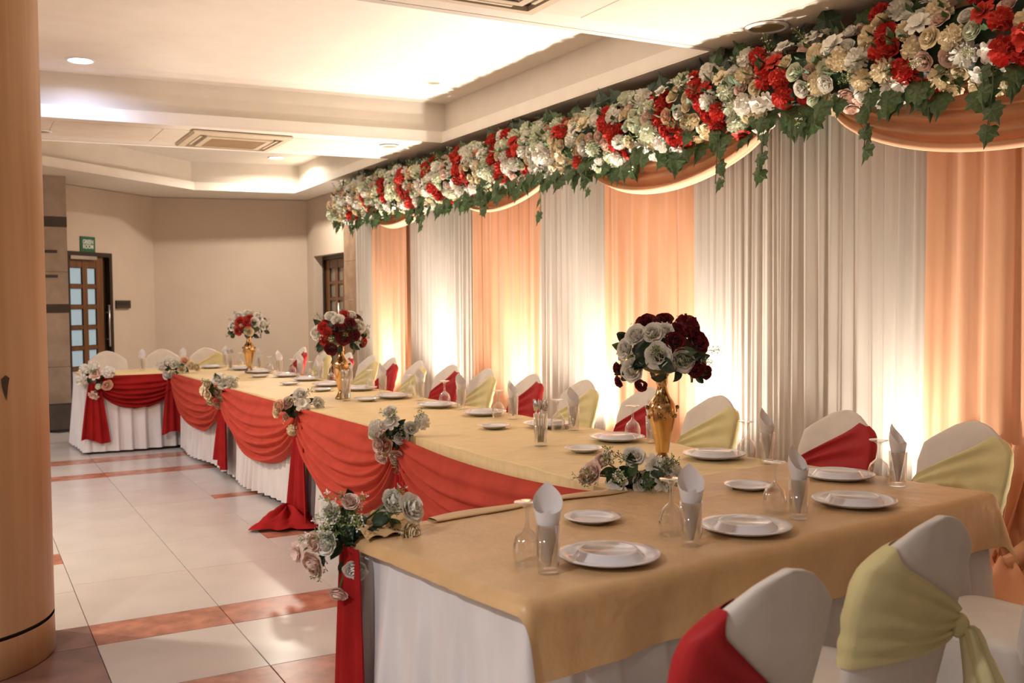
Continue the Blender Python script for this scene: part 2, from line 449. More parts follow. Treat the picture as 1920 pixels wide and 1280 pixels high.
# ------------------------------------------------------------------ air conditioners
def cassette(x0, y0, x1, y1, label, grille):
    cx, cyy = (x0 + x1) / 2, (y0 + y1) / 2; w, d = (x1 - x0) / 2, (y1 - y0) / 2
    t = thing('ceiling_air_conditioner', label, 'air conditioner', (cx, cyy, 2.998))
    # rim: bevelled square plate with hole
    mb = MB()
    A = [(-w, -d), (w, -d), (w, d), (-w, d)]; k = 0.84
    def sc(f): return [(a * f, b * f) for a, b in A]
    ring(mb, sc(1), 0, sc(1), -0.012); ring(mb, sc(1), -0.012, sc(0.97), -0.026); ring(mb, sc(0.97), -0.026, sc(k), -0.03)
    ring(mb, sc(k), -0.03, sc(k), -0.002)
    mb.build('frame', 'ac', t)
    mb = MB(); mb.add([(*p, -0.002) for p in sc(0.86)], [(3, 2, 1, 0)]); mb.build('air_duct', 'dark', t)
    mb = MB(); g = 0.64
    ring(mb, sc(g + .05), -0.004, sc(g + .03), -0.034); ring(mb, sc(g + .03), -0.034, sc(g - .08), -0.036)
    ring(mb, sc(g - .08), -0.036, sc(g - .085), -0.030)
    mb.build('centre_panel', 'ac', t)
    gp = MB(); gp.add([(*p, -0.031) for p in sc(g - .085)], [(3, 2, 1, 0)])
    gr = gp.build('grille', grille, t)
    for i in range(9):
        y = d * (g - .1) * (i / 4 - 1)
        MB().box(-w * (g - .1), y - .006, -0.037, w * (g - .1), y + .006, -0.0305).build('grille_bar', grille, gr)
    for a in range(4):
        R = Matrix.Rotation(a * pi / 2, 4, 'Z'); L = (w if a % 2 == 0 else d) * 0.60; q = (d if a % 2 == 0 else w)
        mb = MB(); mb.box(-L, -q * 0.80, -0.026, L, -q * 0.745, -0.018, mat=R)
        mb.build('louvre', 'ac', t)
    return t
cassette(1.85, 9.13, 2.75, 10.0, 'beige square air conditioner cassette in the ceiling between the two trays', 'ac_grille')
cassette(1.80, 3.74, 2.72, 4.655, 'brownish air conditioner cassette at the top edge of the photo', 'ac_near')

# ------------------------------------------------------------------ downlights
def downlight(x, y, z, label, lens, r=0.075):
    t = thing('downlight', label, 'ceiling light', (x, y, z))
    MB().lathe([(r * 1.25, 0), (r * 1.25, -0.006), (r * 1.1, -0.012), (r, -0.010), (r, 0)], 24).build('trim_ring', 'white_paint', t, True)
    MB().lathe([(0.001, -0.008), (r * 0.6, -0.008), (r, -0.004)], 24).build('lens', lens, t, True)
downlight(0.88, 8.55, 3.379, 'lit cool white downlight at the far left of the big ceiling tray', 'lamp_cool', 0.09)
downlight(3.70, 13.07, 3.379, 'lit round downlight in the far ceiling tray', 'lamp_on', 0.09)
downlight(3.69, 8.05, 3.379, 'small unlit downlight in the big tray near its right corner', 'lamp_off', 0.06)
downlight(4.06, 4.31, 2.997, 'round unlit olive downlight above the near flower garland', 'lamp_off', 0.10)
downlight(0.67, 9.77, 2.997, 'small brown unlit downlight beside the wood pillar', 'lamp_off', 0.07)
downlight(3.75, 9.25, 2.997, 'dark unlit downlight above the far end of the garland', 'lamp_off', 0.08)

# ------------------------------------------------------------------ round wood pillar
pl = thing('wood_pillar', 'round wood-veneer pillar with a dark groove near its base, at the left edge', 'pillar', (-0.13, 4.68, 0))
pr = 0.45
MB().lathe([(0.001, 0.0), (pr - .006, 0.0), (pr, 0.006), (pr, 0.155)], 64).build('plinth', 'pillar', pl, True)
MB().lathe([(pr - .012, 0.15), (pr - .012, 0.175)], 64).build('groove', 'dark', pl, True)
MB().lathe([(pr, 0.170), (pr, 3.004)], 64).build('shaft', 'pillar', pl, True)
a = atan2(-4.68 + 0, 0.13)  # towards camera
mb = MB()
ac = a + 0.62
pts = [(-.016, 0), (.004, .015), (.022, .004), (.014, -.03), (.006, -.085), (-.004, -.06), (-.012, -.03)]
mb.add([(cos(ac + p[0] / pr) * (pr + .002), sin(ac + p[0] / pr) * (pr + .002), 1.17 + p[1]) for p in pts], [tuple(range(len(pts)))])
mb.build('chip_mark', 'frame', pl)

# ------------------------------------------------------------------ left stone column
cl = thing('stone_column', 'narrow grey stone column with dark bands beside the green room door', 'column', (0.985, 13.22, 0), 0.12)
def cblock(nm, z0, z1, x0, x1, y0, y1, m): MB().box(x0, y0, z0, x1, y1, z1).build(nm, m, cl)
zz = [0.0, 0.17, 0.75, 1.37]
cblock('stone_block', 0.0, 0.72, -0.15, 0.145, -0.14, 0.14, 'stone'); cblock('stone_block', 0.724, 1.37, -0.15, 0.145, -0.139, 0.14, 'stone')
cblock('dark_band', 1.37, 1.475, -0.152, 0.147, -0.142, 0.142, 'band')
cblock('stone_block', 1.475, 1.86, -0.15, 0.145, -0.14, 0.14, 'stone'); cblock('stone_block', 1.864, 2.395, -0.15, 0.145, -0.139, 0.14, 'stone')
cblock('dark_band', 2.395, 2.52, -0.152, 0.147, -0.142, 0.142, 'band')
cblock('stone_block', 2.52, 3.004, -0.15, 0.145, -0.14, 0.14, 'stone')
cblock('short_band', 1.79, 1.825, -0.17, 0.03, -0.146, -0.13, 'band'); cblock('short_band', 2.085, 2.12, -0.17, 0.03, -0.146, -0.13, 'band')
# second, further column sliver left of it
c2 = thing('stone_column', 'sliver of stone wall pier seen between the pillar and the banded column', 'column', (0.70, 13.6, 0), 0.12)
for (z0, z1, m) in ((0, 1.0, 'stone'), (1.0, 1.16, 'band'), (1.16, 2.55, 'stone'), (2.55, 2.75, 'band'), (2.75, 3.004, 'stone')):
    MB().box(-0.15, -0.14, z0 + .001, 0.13, 0.14, z1 - .001).build('stone_block' if m == 'stone' else 'dark_band', m, c2)

# right stone column next to the curtain
c3 = thing('stone_column', 'brown stone-clad column between the far door and the curtain', 'column', (4.53, 12.32, 0))
zs = [0.0, 0.5, 1.0, 1.5, 2.0, 2.5, 3.004]
for i in range(6): MB().cbox(-0.08, -0.30, zs[i] + .002, 0.07, 0.30, zs[i + 1] - .002, 0.004).build('stone_block', 'stone_b', c3)

# floor monitor speaker
sp = thing('monitor_speaker', 'black wedge monitor speaker on the floor at the stone column foot', 'speaker', (0.99, 12.72, 0), 0.12)
mb = MB()
prof = [(-0.16, 0.02), (0.14, 0.02), (0.16, 0.30), (-0.05, 0.32)]
mb.add([(x, y, z) for x in (-0.17, 0.17) for (y, z) in prof], [(0, 1, 2, 3), (7, 6, 5, 4), (0, 4, 5, 1), (1, 5, 6, 2), (2, 6, 7, 3), (3, 7, 4, 0)])
mb.build('cabinet', 'dark', sp)
mb = MB(); mb.add([(-.15, -.157, .03), (.15, -.157, .03), (.15, -.062, .30), (-.15, -.062, .30)], [(0, 1, 2, 3)]); mb.build('grille', 'band', sp)
for x in (-.14, .14): MB().lathe([(.001, 0), (.018, 0), (.018, .02), (.001, .02)], 10, (x, -.12, 0)).build('rubber_foot', 'dark', sp)
cab = MB().tube([(0.80, 12.62, .006), (0.95, 12.45, .006), (1.10, 12.52, .006), (1.22, 12.75, .006), (1.42, 12.6, .006), (1.7, 12.7, .006)], 0.006, 6).build('cable', 'dark', None, True)
tag(cab, 'thin black cable on the floor running from the monitor speaker', 'cable')

# ------------------------------------------------------------------ doors
def door(name, M, w, h, cols, rows, pane_m, handle_x, lead):
    root = bpy.data.objects.new(name, None); C.objects.link(root); root.matrix_world = M; root['kind'] = 'structure'
    f = 0.055
    MB().box(0, -0.015, 0, f, 0.10, h).build('frame_jamb', 'frame', root); MB().box(w - f, -0.015, 0, w, 0.10, h).build('frame_jamb', 'frame', root)
    MB().box(f, -0.015, h - f, w - f, 0.10, h).build('frame_head', 'frame', root)
    x0, x1 = f + .004, w - f - .004 - lead
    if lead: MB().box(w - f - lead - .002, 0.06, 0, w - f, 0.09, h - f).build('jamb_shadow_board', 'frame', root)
    y0, y1 = 0.02, 0.06
    leaf = MB()
    xs = [x0] + [v for c in cols for v in c] + [x1]
    zs_ = [0.01] + sorted([v for r in rows for v in r]) + [h - f - .006]
    # stiles full height
    for i in range(0, len(xs), 2): leaf.box(xs[i], y0, zs_[0], xs[i + 1], y1, zs_[-1])
    for c in cols:
        for i in range(0, len(zs_), 2): leaf.box(c[0], y0 + .004, zs_[i], c[1], y1, zs_[i + 1])
    lf = leaf.build('door_leaf', 'door', root)
    for c in cols:
        for r in rows:
            MB().box(c[0] - .003, y0 + .022, r[0] - .003, c[1] + .003, y0 + .028, r[1] + .003).build('pane', pane_m, lf)
            mb = MB(); g = .008
            mb.box(c[0], y0 + .008, r[0], c[0] + g, y0 + .022, r[1]); mb.box(c[1] - g, y0 + .008, r[0], c[1], y0 + .022, r[1])
            mb.box(c[0] + g, y0 + .008, r[0], c[1] - g, y0 + .022, r[0] + g); mb.box(c[0] + g, y0 + .008, r[1] - g, c[1] - g, y0 + .022, r[1])
            mb.build('glazing_bead', 'frame', lf)
    hb = MB(); hb.tube([(handle_x, y0 - .055, 0.90), (handle_x, y0 - .055, 1.46)], 0.013, 10)
    for z in (1.0, 1.36): hb.tube([(handle_x, y0 - .055, z), (handle_x, y0, z)], 0.009, 8)
    hb.build('pull_handle', 'steel', root, True)
    for z in (0.80, 1.07, 1.34): MB().lathe([(.001, -.02), (.018, -.018), (.02, 0)], 12).build('lock_knob', 'steel', root, True).matrix_local = Matrix.Translation((handle_x - .07, y0, z)) @ Matrix.Rotation(pi / 2, 4, 'X')
    return root
D1 = RW @ Matrix.Translation((sB, 0.0, 0))
rows1 = [(1.73 - .268 * k, 1.95 - .268 * k) for k in range(7)][::-1]
d1 = door('door_1', D1, 0.865, 2.155, [(0.075, 0.325), (0.415, 0.585)], rows1, 'pane', 0.755, 0.09)
MB().box(0.06, -0.03, 2.055, 0.55, 0.02, 2.10).build('door_closer', 'steel', d1)
D2 = Matrix.Translation((4.745, 14.37, 0)) @ Matrix.Rotation(-pi / 2, 4, 'Z')
rows2 = [(1.77 - .235 * k, 1.97 - .235 * k) for k in range(7)][::-1]
d2 = door('door_2', D2, 1.40, 2.15, [(0.22, 0.47), (0.58, 0.80)], rows2, 'pane2', 0.76, 0.0)

# sign
sg = thing('door_sign', 'green sign reading GREEN ROOM above the left door', 'sign')
sg.matrix_world = RW @ Matrix.Translation((sB + 0.40, -0.012, 2.255))
MB().box(-0.135, -0.006, -0.10, 0.135, 0.008, 0.10).build('sign_board', 'green', sg)
for k, txt in enumerate(('GREEN', 'ROOM')):
    cu = bpy.data.curves.new('lettering', 'FONT'); cu.body = txt; cu.size = 0.076; cu.align_x = 'CENTER'; cu.align_y = 'CENTER'; cu.offset = 0.0016; cu.extrude = 0.001
    cu.materials.append(MT['white_paint'])
    tmp = bpy.data.objects.new('lettering', cu); C.objects.link(tmp)
    bpy.context.view_layer.update()
    tm = bpy.data.meshes.new_from_object(tmp.evaluated_get(bpy.context.evaluated_depsgraph_get()))
    bpy.data.objects.remove(tmp)
    if not tm.materials: tm.materials.append(MT['white_paint'])
    t = ob('lettering', tm, sg)
    t.matrix_local = Matrix.Translation((0, -0.0075, 0.030 - 0.062 * k)) @ Matrix.Rotation(pi / 2, 4, 'X') @ Matrix.Diagonal((0.86, 1, 1, 1))
# wall plate
sw = thing('switch_plate', 'dark brown double switch plate on the end wall right of the green room door', 'switch')
sw.matrix_world = RW @ Matrix.Translation((sE + 0.20, -0.012, 1.465))
MB().box(-0.145, -0.02, -0.055, 0.145, 0.012, 0.055).build('plate', 'band', sw)
MB().box(-0.12, -0.026, -0.012, 0.12, -0.018, 0.035).build('rocker', 'frame', sw)

# ================================================================== CURTAIN WALL
CX = 4.42
def curtain(y0, y1, mat, label, group, dens, amp, ztop=2.86, zbot=0.015, flare=0.0, name='curtain'):
    L = y0 - y1
    n = max(40, int(L * dens * 11))
    ph = [rnd(0, 6.28) for _ in range(6)]
    def fn(u, v):
        y = y0 - L * u
        s = y * dens * 2 * pi
        w = 0.75 * (abs(sin(s * .5 + .8 * sin(y * 2.3 + ph[0]))) ** .7 * 1.7 - 1) + 0.3 * sin(s * 0.47 + ph[1]) + 0.25 * sin(s * 1.9 + ph[2] + sin(y * 5))
        lo = 1 - v
        a = amp * (0.55 + 0.6 * lo)
        x = CX - (0.022 if mat == 'peach' else 0) - a * w + 0.02 * sin(y * 1.7 + ph[3]) - flare * lo * lo
        yy = y + 0.02 * lo * sin(s * 0.23 + ph[4]) * (1 if 0.02 < u < .98 else 0)
        return (x, yy, lerp(zbot, ztop, v))
    o = MB().grid(fn, n, 14).build(name, mat, None, True)
    return tag(o, label, 'curtain', group)
GG = 'pale grey curtain panels'; GP = 'peach curtain panels'
curtain(12.06, 11.40, 'grey_curtain', 'narrow pale grey curtain panel at the far end beside the brown column', GG, 12, .022)
curtain(11.44, 10.33, 'peach', 'peach curtain panel farthest from the camera', GP, 6, .026)
curtain(10.37, 9.30, 'grey_curtain', 'pale grey curtain panel just right of the farthest peach panel', GG, 12, .024)
curtain(9.34, 8.66, 'grey_curtain', 'pale grey curtain panel just left of the second peach panel, brightly uplit', GG, 12, .024)
curtain(8.70, 7.47, 'peach', 'second peach curtain panel from the far end', GP, 5.5, .030)
curtain(7.51, 6.38, 'grey_curtain', 'pale grey curtain panel between the second and third peach panels', GG, 12, .024)
curtain(6.42, 5.35, 'peach', 'peach curtain panel right behind the nearest gold vase', GP, 5.5, .028)
curtain(5.39, 4.54, 'grey_curtain', 'pale cream curtain panel right of the nearest bouquet', GG, 12.5, .026)
curtain(4.57, 3.43, 'grey_curtain', 'wide greyish curtain panel behind the nearest red-sashed curtain-side chair', GG, 11, .032)
cp = curtain(3.50, 1.6, 'peach', 'peach curtain panel at the right edge with a knotted pooled hem', GP, 5.0, .036, flare=0.03)
# pooled knot of the nearest peach panel
mb = MB()
def pool(u, v):
    a = 2 * pi * u
    r = 0.26 * (0.25 + 0.75 * v) * (1 + .12 * sin(5 * a))
    return (4.28 + 0.20 * cos(a) * (0.3 + v), 2.98 + r * sin(a) * 1.2, max(0.012, 0.20 * (1 - v) ** 0.8 + 0.022 * sin(9 * a + 3 * v) * (1 - .3 * v) + .02))
mb.grid(pool, 60, 10, True)
mb.tube([(4.30, 2.93, .16), (4.27, 2.91, .21), (4.30, 2.88, .25), (4.36, 2.88, .30)], [.035, .05, .05, .03], 10)
def tailf(u, v): return (4.40 - .12 * (1 - v), lerp(2.88 - .05 + .1 * u, 3.3 - .55 * u, v) + .01 * sin(u * 40), lerp(.22, .62, v) + 0)
def drape(u, v):
    y = lerp(3.32, 2.86, u)
    return (4.37 - .05 * sin(u * 26) * .5 - .10 * (1 - v), lerp(2.95 + .10 * (u - .5), y, v), lerp(.16, .75, v))
mb.grid(drape, 40, 10)
mb.build('knotted_hem', 'peach', cp, True)

# swags of peach cloth under the garland
def swag(ya, yb, zlow, label, skew=0.0):
    L = ya - yb; zt = 2.90
    za = 2.50
    ph = rnd(0, 6)
    def fn(u, v):
        s = u
        c = max(0.0, 4 * s * (1 - s)) ** 0.82
        c2 = c * (1 + skew * (s - .5))
        zl = za - (za - zlow) * c2
        z = zt + (zl - zt) * v
        k = v ** 1.2
        fold = 0.034 * sin(2 * pi * (5.2 * v ** 2.0) + ph) * min(1, c * 2 + .15) * (0.25 + k)
        x = CX - 0.075 - 0.115 * k * (0.3 + 0.7 * c) - fold
        y = ya - L * (0.5 + (s - .5) * (1 - 0.06 * (1 - c) * v))
        return (x, y, z)
    mb = MB(); mb.grid(fn, 64, 40)
    # rolled lower edge
    pts = []
    for i in range(49):
        p = fn(i / 48, 1.0); pts.append((p[0] + .012, p[1], p[2] + .012))
    mb.tube(pts, 0.02, 8)
    o = mb.build('peach_swag', 'peach_swag', None, True)
    return tag(o, label, 'swag', 'peach swags under the flower garland')
swag(11.25, 9.46, 2.29, 'peach swag under the garland at its far left end')
swag(8.88, 7.00, 2.27, 'peach swag second from the far end, brightly lit along its lower edge')
swag(6.60, 4.50, 2.20, 'peach swag above the nearest bouquet, third from the far end')
swag(4.12, 1.5, 2.13, 'peach swag at the top right corner, nearest to the camera')

# hidden frame the curtain hangs from
fr = thing('backdrop_frame', 'thin metal frame behind the garland that carries the curtains and swags', 'frame', (0, 0, 0))
MB().tube([(4.49, 12.0, 2.70), (4.49, 1.6, 2.70)], .02, 8).build('crossbar', 'steel', fr, True)
for y in (12.0, 8.68, 5.36, 1.62): MB().tube([(4.50, y, 0.0), (4.50, y, 2.70)], .018, 8).build('upright', 'steel', fr, True)

# uplights at the foot of the curtain
for i, y in enumerate(UPY[:6]):
    t = thing('floor_uplight', '%s black floor uplight from the far end at the curtain foot, behind the chairs' % ORD[i], 'light', (UPX, y, 0), 0, 'uplights along the curtain')
    MB().lathe([(.001, .0), (.07, .0), (.07, .012), (.02, .02), (.02, .06)], 16).build('base', 'dark', t, True)
    MB().lathe([(.001, .06), (.06, .06), (.075, .09), (.075, .21), (.07, .21), (.07, .16)], 20).build('housing', 'dark', t, True)
    MB().lathe([(.001, .165), (.069, .165)], 20).build('lens', 'lamp_on', t, True)

# ================================================================== FLOWERS
def petal_patch(mb, ang, tilt, r0, z0, L, wd, cup=0.25, curl=0.15, ruff=0.0, mi=0, nv=3, nu=3):
    ca, sa = cos(ang), sin(ang)
    vs = []
    for j in range(nv + 1):
        v = j / nv
        wv = wd * (0.35 + 0.65 * sin(pi * min(1, 0.15 + 0.70 * v)))
        for i in range(nu + 1):
            u = i / nu * 2 - 1
            rr = r0 + L * sin(tilt) * v - cup * wd * u * u * cos(tilt) * (0.3 + v)
            hh = z0 + L * cos(tilt) * v - curl * L * v ** 3 * (1 + .0 * u) + cup * wd * u * u * sin(tilt) * (0.5 + v * .5)
            hh += ruff * sin(u * 7 + ang * 3) * v
            if v > .99: hh -= 0.12 * L * u * u
            s = u * wv
            vs.append((ca * rr - sa * s, sa * rr + ca * s, hh))
    n = nu + 1
    mb.add(vs, [(j * n + i, j * n + i + 1, (j + 1) * n + i + 1, (j + 1) * n + i) for j in range(nv) for i in range(nu)], mi)

def rose_mesh(mat, seed, openness=1.0):
    r = random.Random(seed); mb = MB()
    # bud: spiral cone
    mb.grid(lambda u, v: ((.16 + .05 * v) * sin(pi * (.25 + .6 * v)) * cos(4 * pi * u) * (0.35 + .65 * u), (.16 + .05 * v) * sin(pi * (.25 + .6 * v)) * sin(4 * pi * u) * (0.35 + .65 * u), -0.1 + .62 * v + .04 * u), 14, 3)
    for k, (n, tilt, r0, L, w, z0) in enumerate(((3, .06, .13, .66, .30, -.02), (4, .20, .20, .68, .40, -.08), (5, .40, .28, .74, .48, -.16), (5, .70, .32, .84, .58, -.24), (6, 1.0, .30, .90, .60, -.32))):
        a0 = r.uniform(0, 6)
        for i in range(n):
            petal_patch(mb, a0 + 2 * pi * i / n + r.uniform(-.15, .15), tilt * openness + r.uniform(-.08, .08), r0, z0, L * r.uniform(.92, 1.08), w, 0.32, 0.18 if k > 1 else 0.05, 0.03)
    return mb.mesh('rose', mat, True)
def carn_mesh(mat, seed, n=54, R=1.0):
    r = random.Random(seed); mb = MB()
    mb.ball((0, 0, 0), R * .62, 10, 6)
    for i in range(n):
        f = (i + .5) / n
        th = math.acos(1 - 1.55 * f); ph = i * 2.39996
        d = Vector((sin(th) * cos(ph), sin(th) * sin(ph), cos(th)))
        q = d.to_track_quat('Z', 'Y'); tw = r.uniform(0, 6)
        L = R * r.uniform(.34, .46); w = R * r.uniform(.17, .25)
        base = d * R * .55
        loc = [(-w * .4, 0, 0), (w * .4, 0, 0), (-w, .05, L * .7), (-.2 * w, -.06 * R, L * .8), (.5 * w, .06 * R, L * .72), (w, -.03, L * .68), (-w * .9, .12 * R, L * 1.05), (0, .0, L * 1.15), (w * .9, .1 * R, L * 1.0)]
        vs = []
        for p in loc:
            pv = Vector(p); pv.rotate(Quaternion((0, 0, 1), tw)); vs.append(base + q @ pv)
        mb.add(vs, [(0, 1, 4, 3), (0, 3, 2), (1, 5, 4), (2, 3, 7, 6), (3, 4, 7), (4, 5, 8, 7)])
    return mb.mesh('carnation', mat, True)
def lily_mesh(mat, seed, n=7):
    r = random.Random(seed); mb = MB()
    for k in range(2):
        a0 = r.uniform(0, 6)
        for i in range(n): petal_patch(mb, a0 + 2 * pi * i / n, (.65, 1.15)[k] + r.uniform(-.12, .12), .06, 0, .95 + .1 * k, .34, .3, .2, .05)
    mb.ball((0, 0, .12), (.12, .12, .16), 8, 5)
    return mb.mesh('open_bloom', mat, True)
def leaf_mesh(mat, w=.36, fold=.12, name='leaf'):
    mb = MB()
    def fn(u, v):
        ww = w * sin(pi * min(1, v * .92 + .06)) ** .8 * (1 - .35 * v)
        x = (u * 2 - 1) * ww
        return (x, v, fold * abs(u * 2 - 1) - .10 * v * v - .02)
    mb.grid(fn, 4, 6)
    mb.tube([(0, -.22, 0), (0, 0, 0)], .018, 4)
    return mb.mesh(name, mat, True)
def ivy_mesh(mat):
    mb = MB()
    out = [(0, 0), (.22, -.10), (.42, -.02), (.36, .16), (.52, .34), (.32, .42), (.27, .60), (.10, .70), (0, 1.0)]
    pts = [(x, y) for x, y in out] + [(-x, y) for x, y in out[-2:0:-1]]
    c = (0, .30, .06)
    vs = [c] + [(x, y, -.05 - .10 * abs(x) - .12 * max(0, y - .4)) for x, y in pts]
    n = len(pts)
    mb.add(vs, [(0, 1 + i, 1 + (i + 1) % n) for i in range(n)])
    mb.tube([(0, -.35, .05), (0, 0, -.05), (0, .3, .05)], .018, 4)
    return mb.mesh('ivy_leaf', mat, False)
def sprig_mesh(mat_leaf, mat_bloom, seed):
    r = random.Random(seed); mb = MB()
    mb.tube([(0, 0, 0), (.03, .02, .5), (.1, 0, 1.0)], .012, 4, 0)
    for i in range(14):
        z = .25 + .75 * i / 13; a = i * 2.4; R = .20 * (1.15 - z * .5)
        c = (cos(a) * R + .08 * z * z, sin(a) * R, z + r.uniform(-.03, .05))
        mb.tube([(.05 * z, 0, z - .08), c], .008, 3, 0)
        for k in range(3):
            b = a + k * 2.1
            e = Vector((cos(b), sin(b), .6)) * .09
            s_ = Vector((-sin(b), cos(b), 0)) * .028
            cv = Vector(c)
            mb.add([cv, cv + e * .5 + s_, cv + e, cv + e * .5 - s_], [(0, 1, 2, 3)], 1 if i % 2 else 0)
    return mb.mesh('filler_sprig', [mat_leaf, mat_bloom])

FM = {}
for key, mat in (('white', 'p_white'), ('cream', 'p_cream'), ('peach', 'p_peach'), ('blush', 'p_blush'), ('red', 'p_red'), ('burg', 'p_burg'), ('tan', 'p_tan'), ('gw', 'p_green_white')):
    FM['rose_' + key] = [rose_mesh(mat, 11 + i, (1.0, .85)[i]) for i in range(2)]
for key, mat in (('white', 'p_white'), ('gw', 'p_green_white'), ('red', 'p_red'), ('cream', 'p_cream'), ('burg', 'p_burg')):
    FM['carn_' + key] = [carn_mesh(mat, 31 + i) for i in range(2)]
for key, mat in (('red', 'p_red'), ('white', 'p_white'), ('cream', 'p_cream'), ('blush', 'p_blush')):
    FM['lily_' + key] = [lily_mesh(mat, 51)]
LEAF = leaf_mesh('leaf_dark'); LEAFG = leaf_mesh('leaf'); IVY = ivy_mesh('leaf'); IVYD = ivy_mesh('leaf_dark')
SPR = [sprig_mesh('leaf_light', 'p_white', 3), sprig_mesh('leaf', 'leaf_light', 5)]
NAME = {'rose': 'rose', 'carn': 'carnation', 'lily': 'open_bloom'}
FLAB = {'white': 'white', 'cream': 'cream', 'peach': 'peach', 'blush': 'blush pink', 'red': 'red', 'burg': 'burgundy', 'tan': 'dusty tan', 'gw': 'greenish white'}
def rotq(d, roll): return Vector(d).normalized().to_track_quat('Z', 'Y') @ Quaternion((0, 0, 1), roll)
def flower(kind, parent, loc, d, size):
    t, c = kind.split('_')
    o = ob(NAME[t], random.choice(FM[kind]), parent, loc, rot=rotq(d, rnd(0, 6.28)), scale=size)
    return o
def leafy(mesh, parent, loc, tip, up, size, name):
    """leaf whose length runs along tip and whose face points to up"""
    y = Vector(tip).normalized(); z = Vector(up); z = (z - y * z.dot(y));
    if z.length < 1e-3: z = Vector((0, 0, 1)) - y * y.z
    z.normalize(); x = y.cross(z)
    q = Matrix((x, y, z)).transposed().to_quaternion()
    return ob(name, mesh, parent, loc, rot=q, scale=size)

# ------------------------------------------------------------------ garland along the top of the curtain
GX = 4.20
ga = thing('flower_garland', 'long garland of white, cream and red flowers with ivy along the curtain top', 'garland', (GX, 7.0, 2.68))
def gz(y): return 2.66 + 0.02 * sin(y * 1.9) - 0.0 * y
G0, G1 = 11.88, 1.9
pts = [(0.07, y - 7.0, gz(y) - 2.66) for y in [G0 - (G0 - G1) * i / 30 for i in range(31)]]
MB().tube(pts, .165, 14).build('foliage_core', 'leaf_dark', ga, True)
REDY = [11.45, 10.75, 10.2, 9.65, 8.95, 8.3, 7.6, 7.25, 6.45, 5.85, 5.3, 4.85, 4.22, 3.42, 2.85, 2.4]
cells = []
y = G0
random.seed(21)
nrow = 7
while y > G1:
    for k in range(nrow):
        a = (-0.5 + 1.0 * k / (nrow - 1)) * pi * 0.86 + rnd(-.10, .10)
        cells.append((y + rnd(-.03, .03) + (0.035 if k % 2 else 0), a))
    y -= 0.112
cnt = {'rose': 0, 'carnation': 0, 'open_bloom': 0}
for (y, a) in cells:
    zz = sin(a) * 0.21
    d = Vector((-cos(a), rnd(-.25, .12), sin(a) + .05))
    rr = 0.145 + rnd(-.015, .04)
    loc = (-cos(a) * rr, y - 7.0, gz(y) - 2.68 + sin(a) * (rr + .045))
    # diagonal red streaks
    yk = y - zz * 0.75
    red = min(abs(yk - q) for q in REDY) < 0.085 and random.random() < .85
    near = y < 4.6
    if red: kind = random.choice(['carn_red', 'carn_red', 'rose_red', 'lily_red'])
    else:
        w = sin(y * 4.1) + rnd(-.6, .6)
        if near: kind = random.choice(['rose_white', 'rose_blush', 'carn_cream', 'rose_blush', 'carn_white', 'rose_cream', 'lily_white', 'rose_gw'])
        elif w > .5: kind = random.choice(['rose_cream', 'rose_cream', 'lily_cream', 'rose_peach', 'carn_white'])
        elif w > -.3: kind = random.choice(['carn_gw', 'carn_white', 'carn_gw', 'rose_white', 'lily_white'])
        else: kind = random.choice(['carn_white', 'carn_gw', 'rose_gw', 'rose_cream', 'rose_blush'])
    if near and random.random() < .06: continue
    s = (rnd(.056, .072) if kind.startswith('carn') else rnd(.046, .060))
    if kind.startswith('lily'): s = rnd(.055, .07)
    nm = NAME[kind.split('_')[0]]
    if cnt[nm] >= 298: continue
    cnt[nm] += 1
    flower(kind, ga, loc, d, s)
# ivy: hanging clusters below, some on top
nl = 0
yy = G0 - .05
while yy > G1 and nl < 232:
    for k in range(random.choice([1, 2, 2, 3, 3])):
        dz = rnd(-.02, .10) + (.06 if random.random() < .2 else 0)
        loc = (rnd(-.16, .02), yy - 7.0 + rnd(-.06, .06), gz(yy) - 2.68 - .15 - dz)
        tip = (rnd(-.5, -.1), rnd(-.6, .6), -1)
        leafy(IVY, ga, loc, tip, (-1, rnd(-.4, .2), .35), rnd(.11, .175), 'ivy_leaf'); nl += 1
    yy -= 0.105
yy = G0 - .05
while yy > G1 and nl < 298:
    loc = (rnd(-.08, .08), yy - 7.0, gz(yy) - 2.68 + .17 + rnd(0, .05))
    leafy(random.choice([IVY, IVYD]), ga, loc, (rnd(-.5, .2), rnd(-.8, .8), 1), (-1, -.3, .2), rnd(.11, .18), 'ivy_leaf'); nl += 1
    yy -= 0.165
mb = MB()
for i in range(420):
    y = rnd(G1, G0); a = rnd(-1.3, 1.3); rr = .17
    c = Vector((-cos(a) * rr, y - 7.0, gz(y) - 2.68 + sin(a) * .20)); d = Vector((-cos(a), rnd(-.8, .8), sin(a) + rnd(-.5, .5))).normalized()
    sd = d.cross(Vector((0, 0, 1))).normalized() * .022; L = rnd(.05, .10)
    up = d.cross(sd).normalized() * .012
    mb.add([c, c + d * L * .5 + sd, c + d * L - up, c + d * L * .5 - sd], [(0, 1, 2, 3)])
stuff(mb.build('small_leaves', 'leaf', ga))
for i in range(46):
    y = G0 - .1 - (G0 - G1 - .2) * i / 45 + rnd(-.08, .08); a = random.choice([-1.1, -.4, .3, .9, 1.2])
    ob('filler_sprig', random.choice(SPR), ga, (-cos(a) * .16, y - 7.0, gz(y) - 2.68 + sin(a) * .19), rot=rotq((-cos(a), rnd(-.6, .6), sin(a) + .1), rnd(0, 6)), scale=rnd(.10, .15))
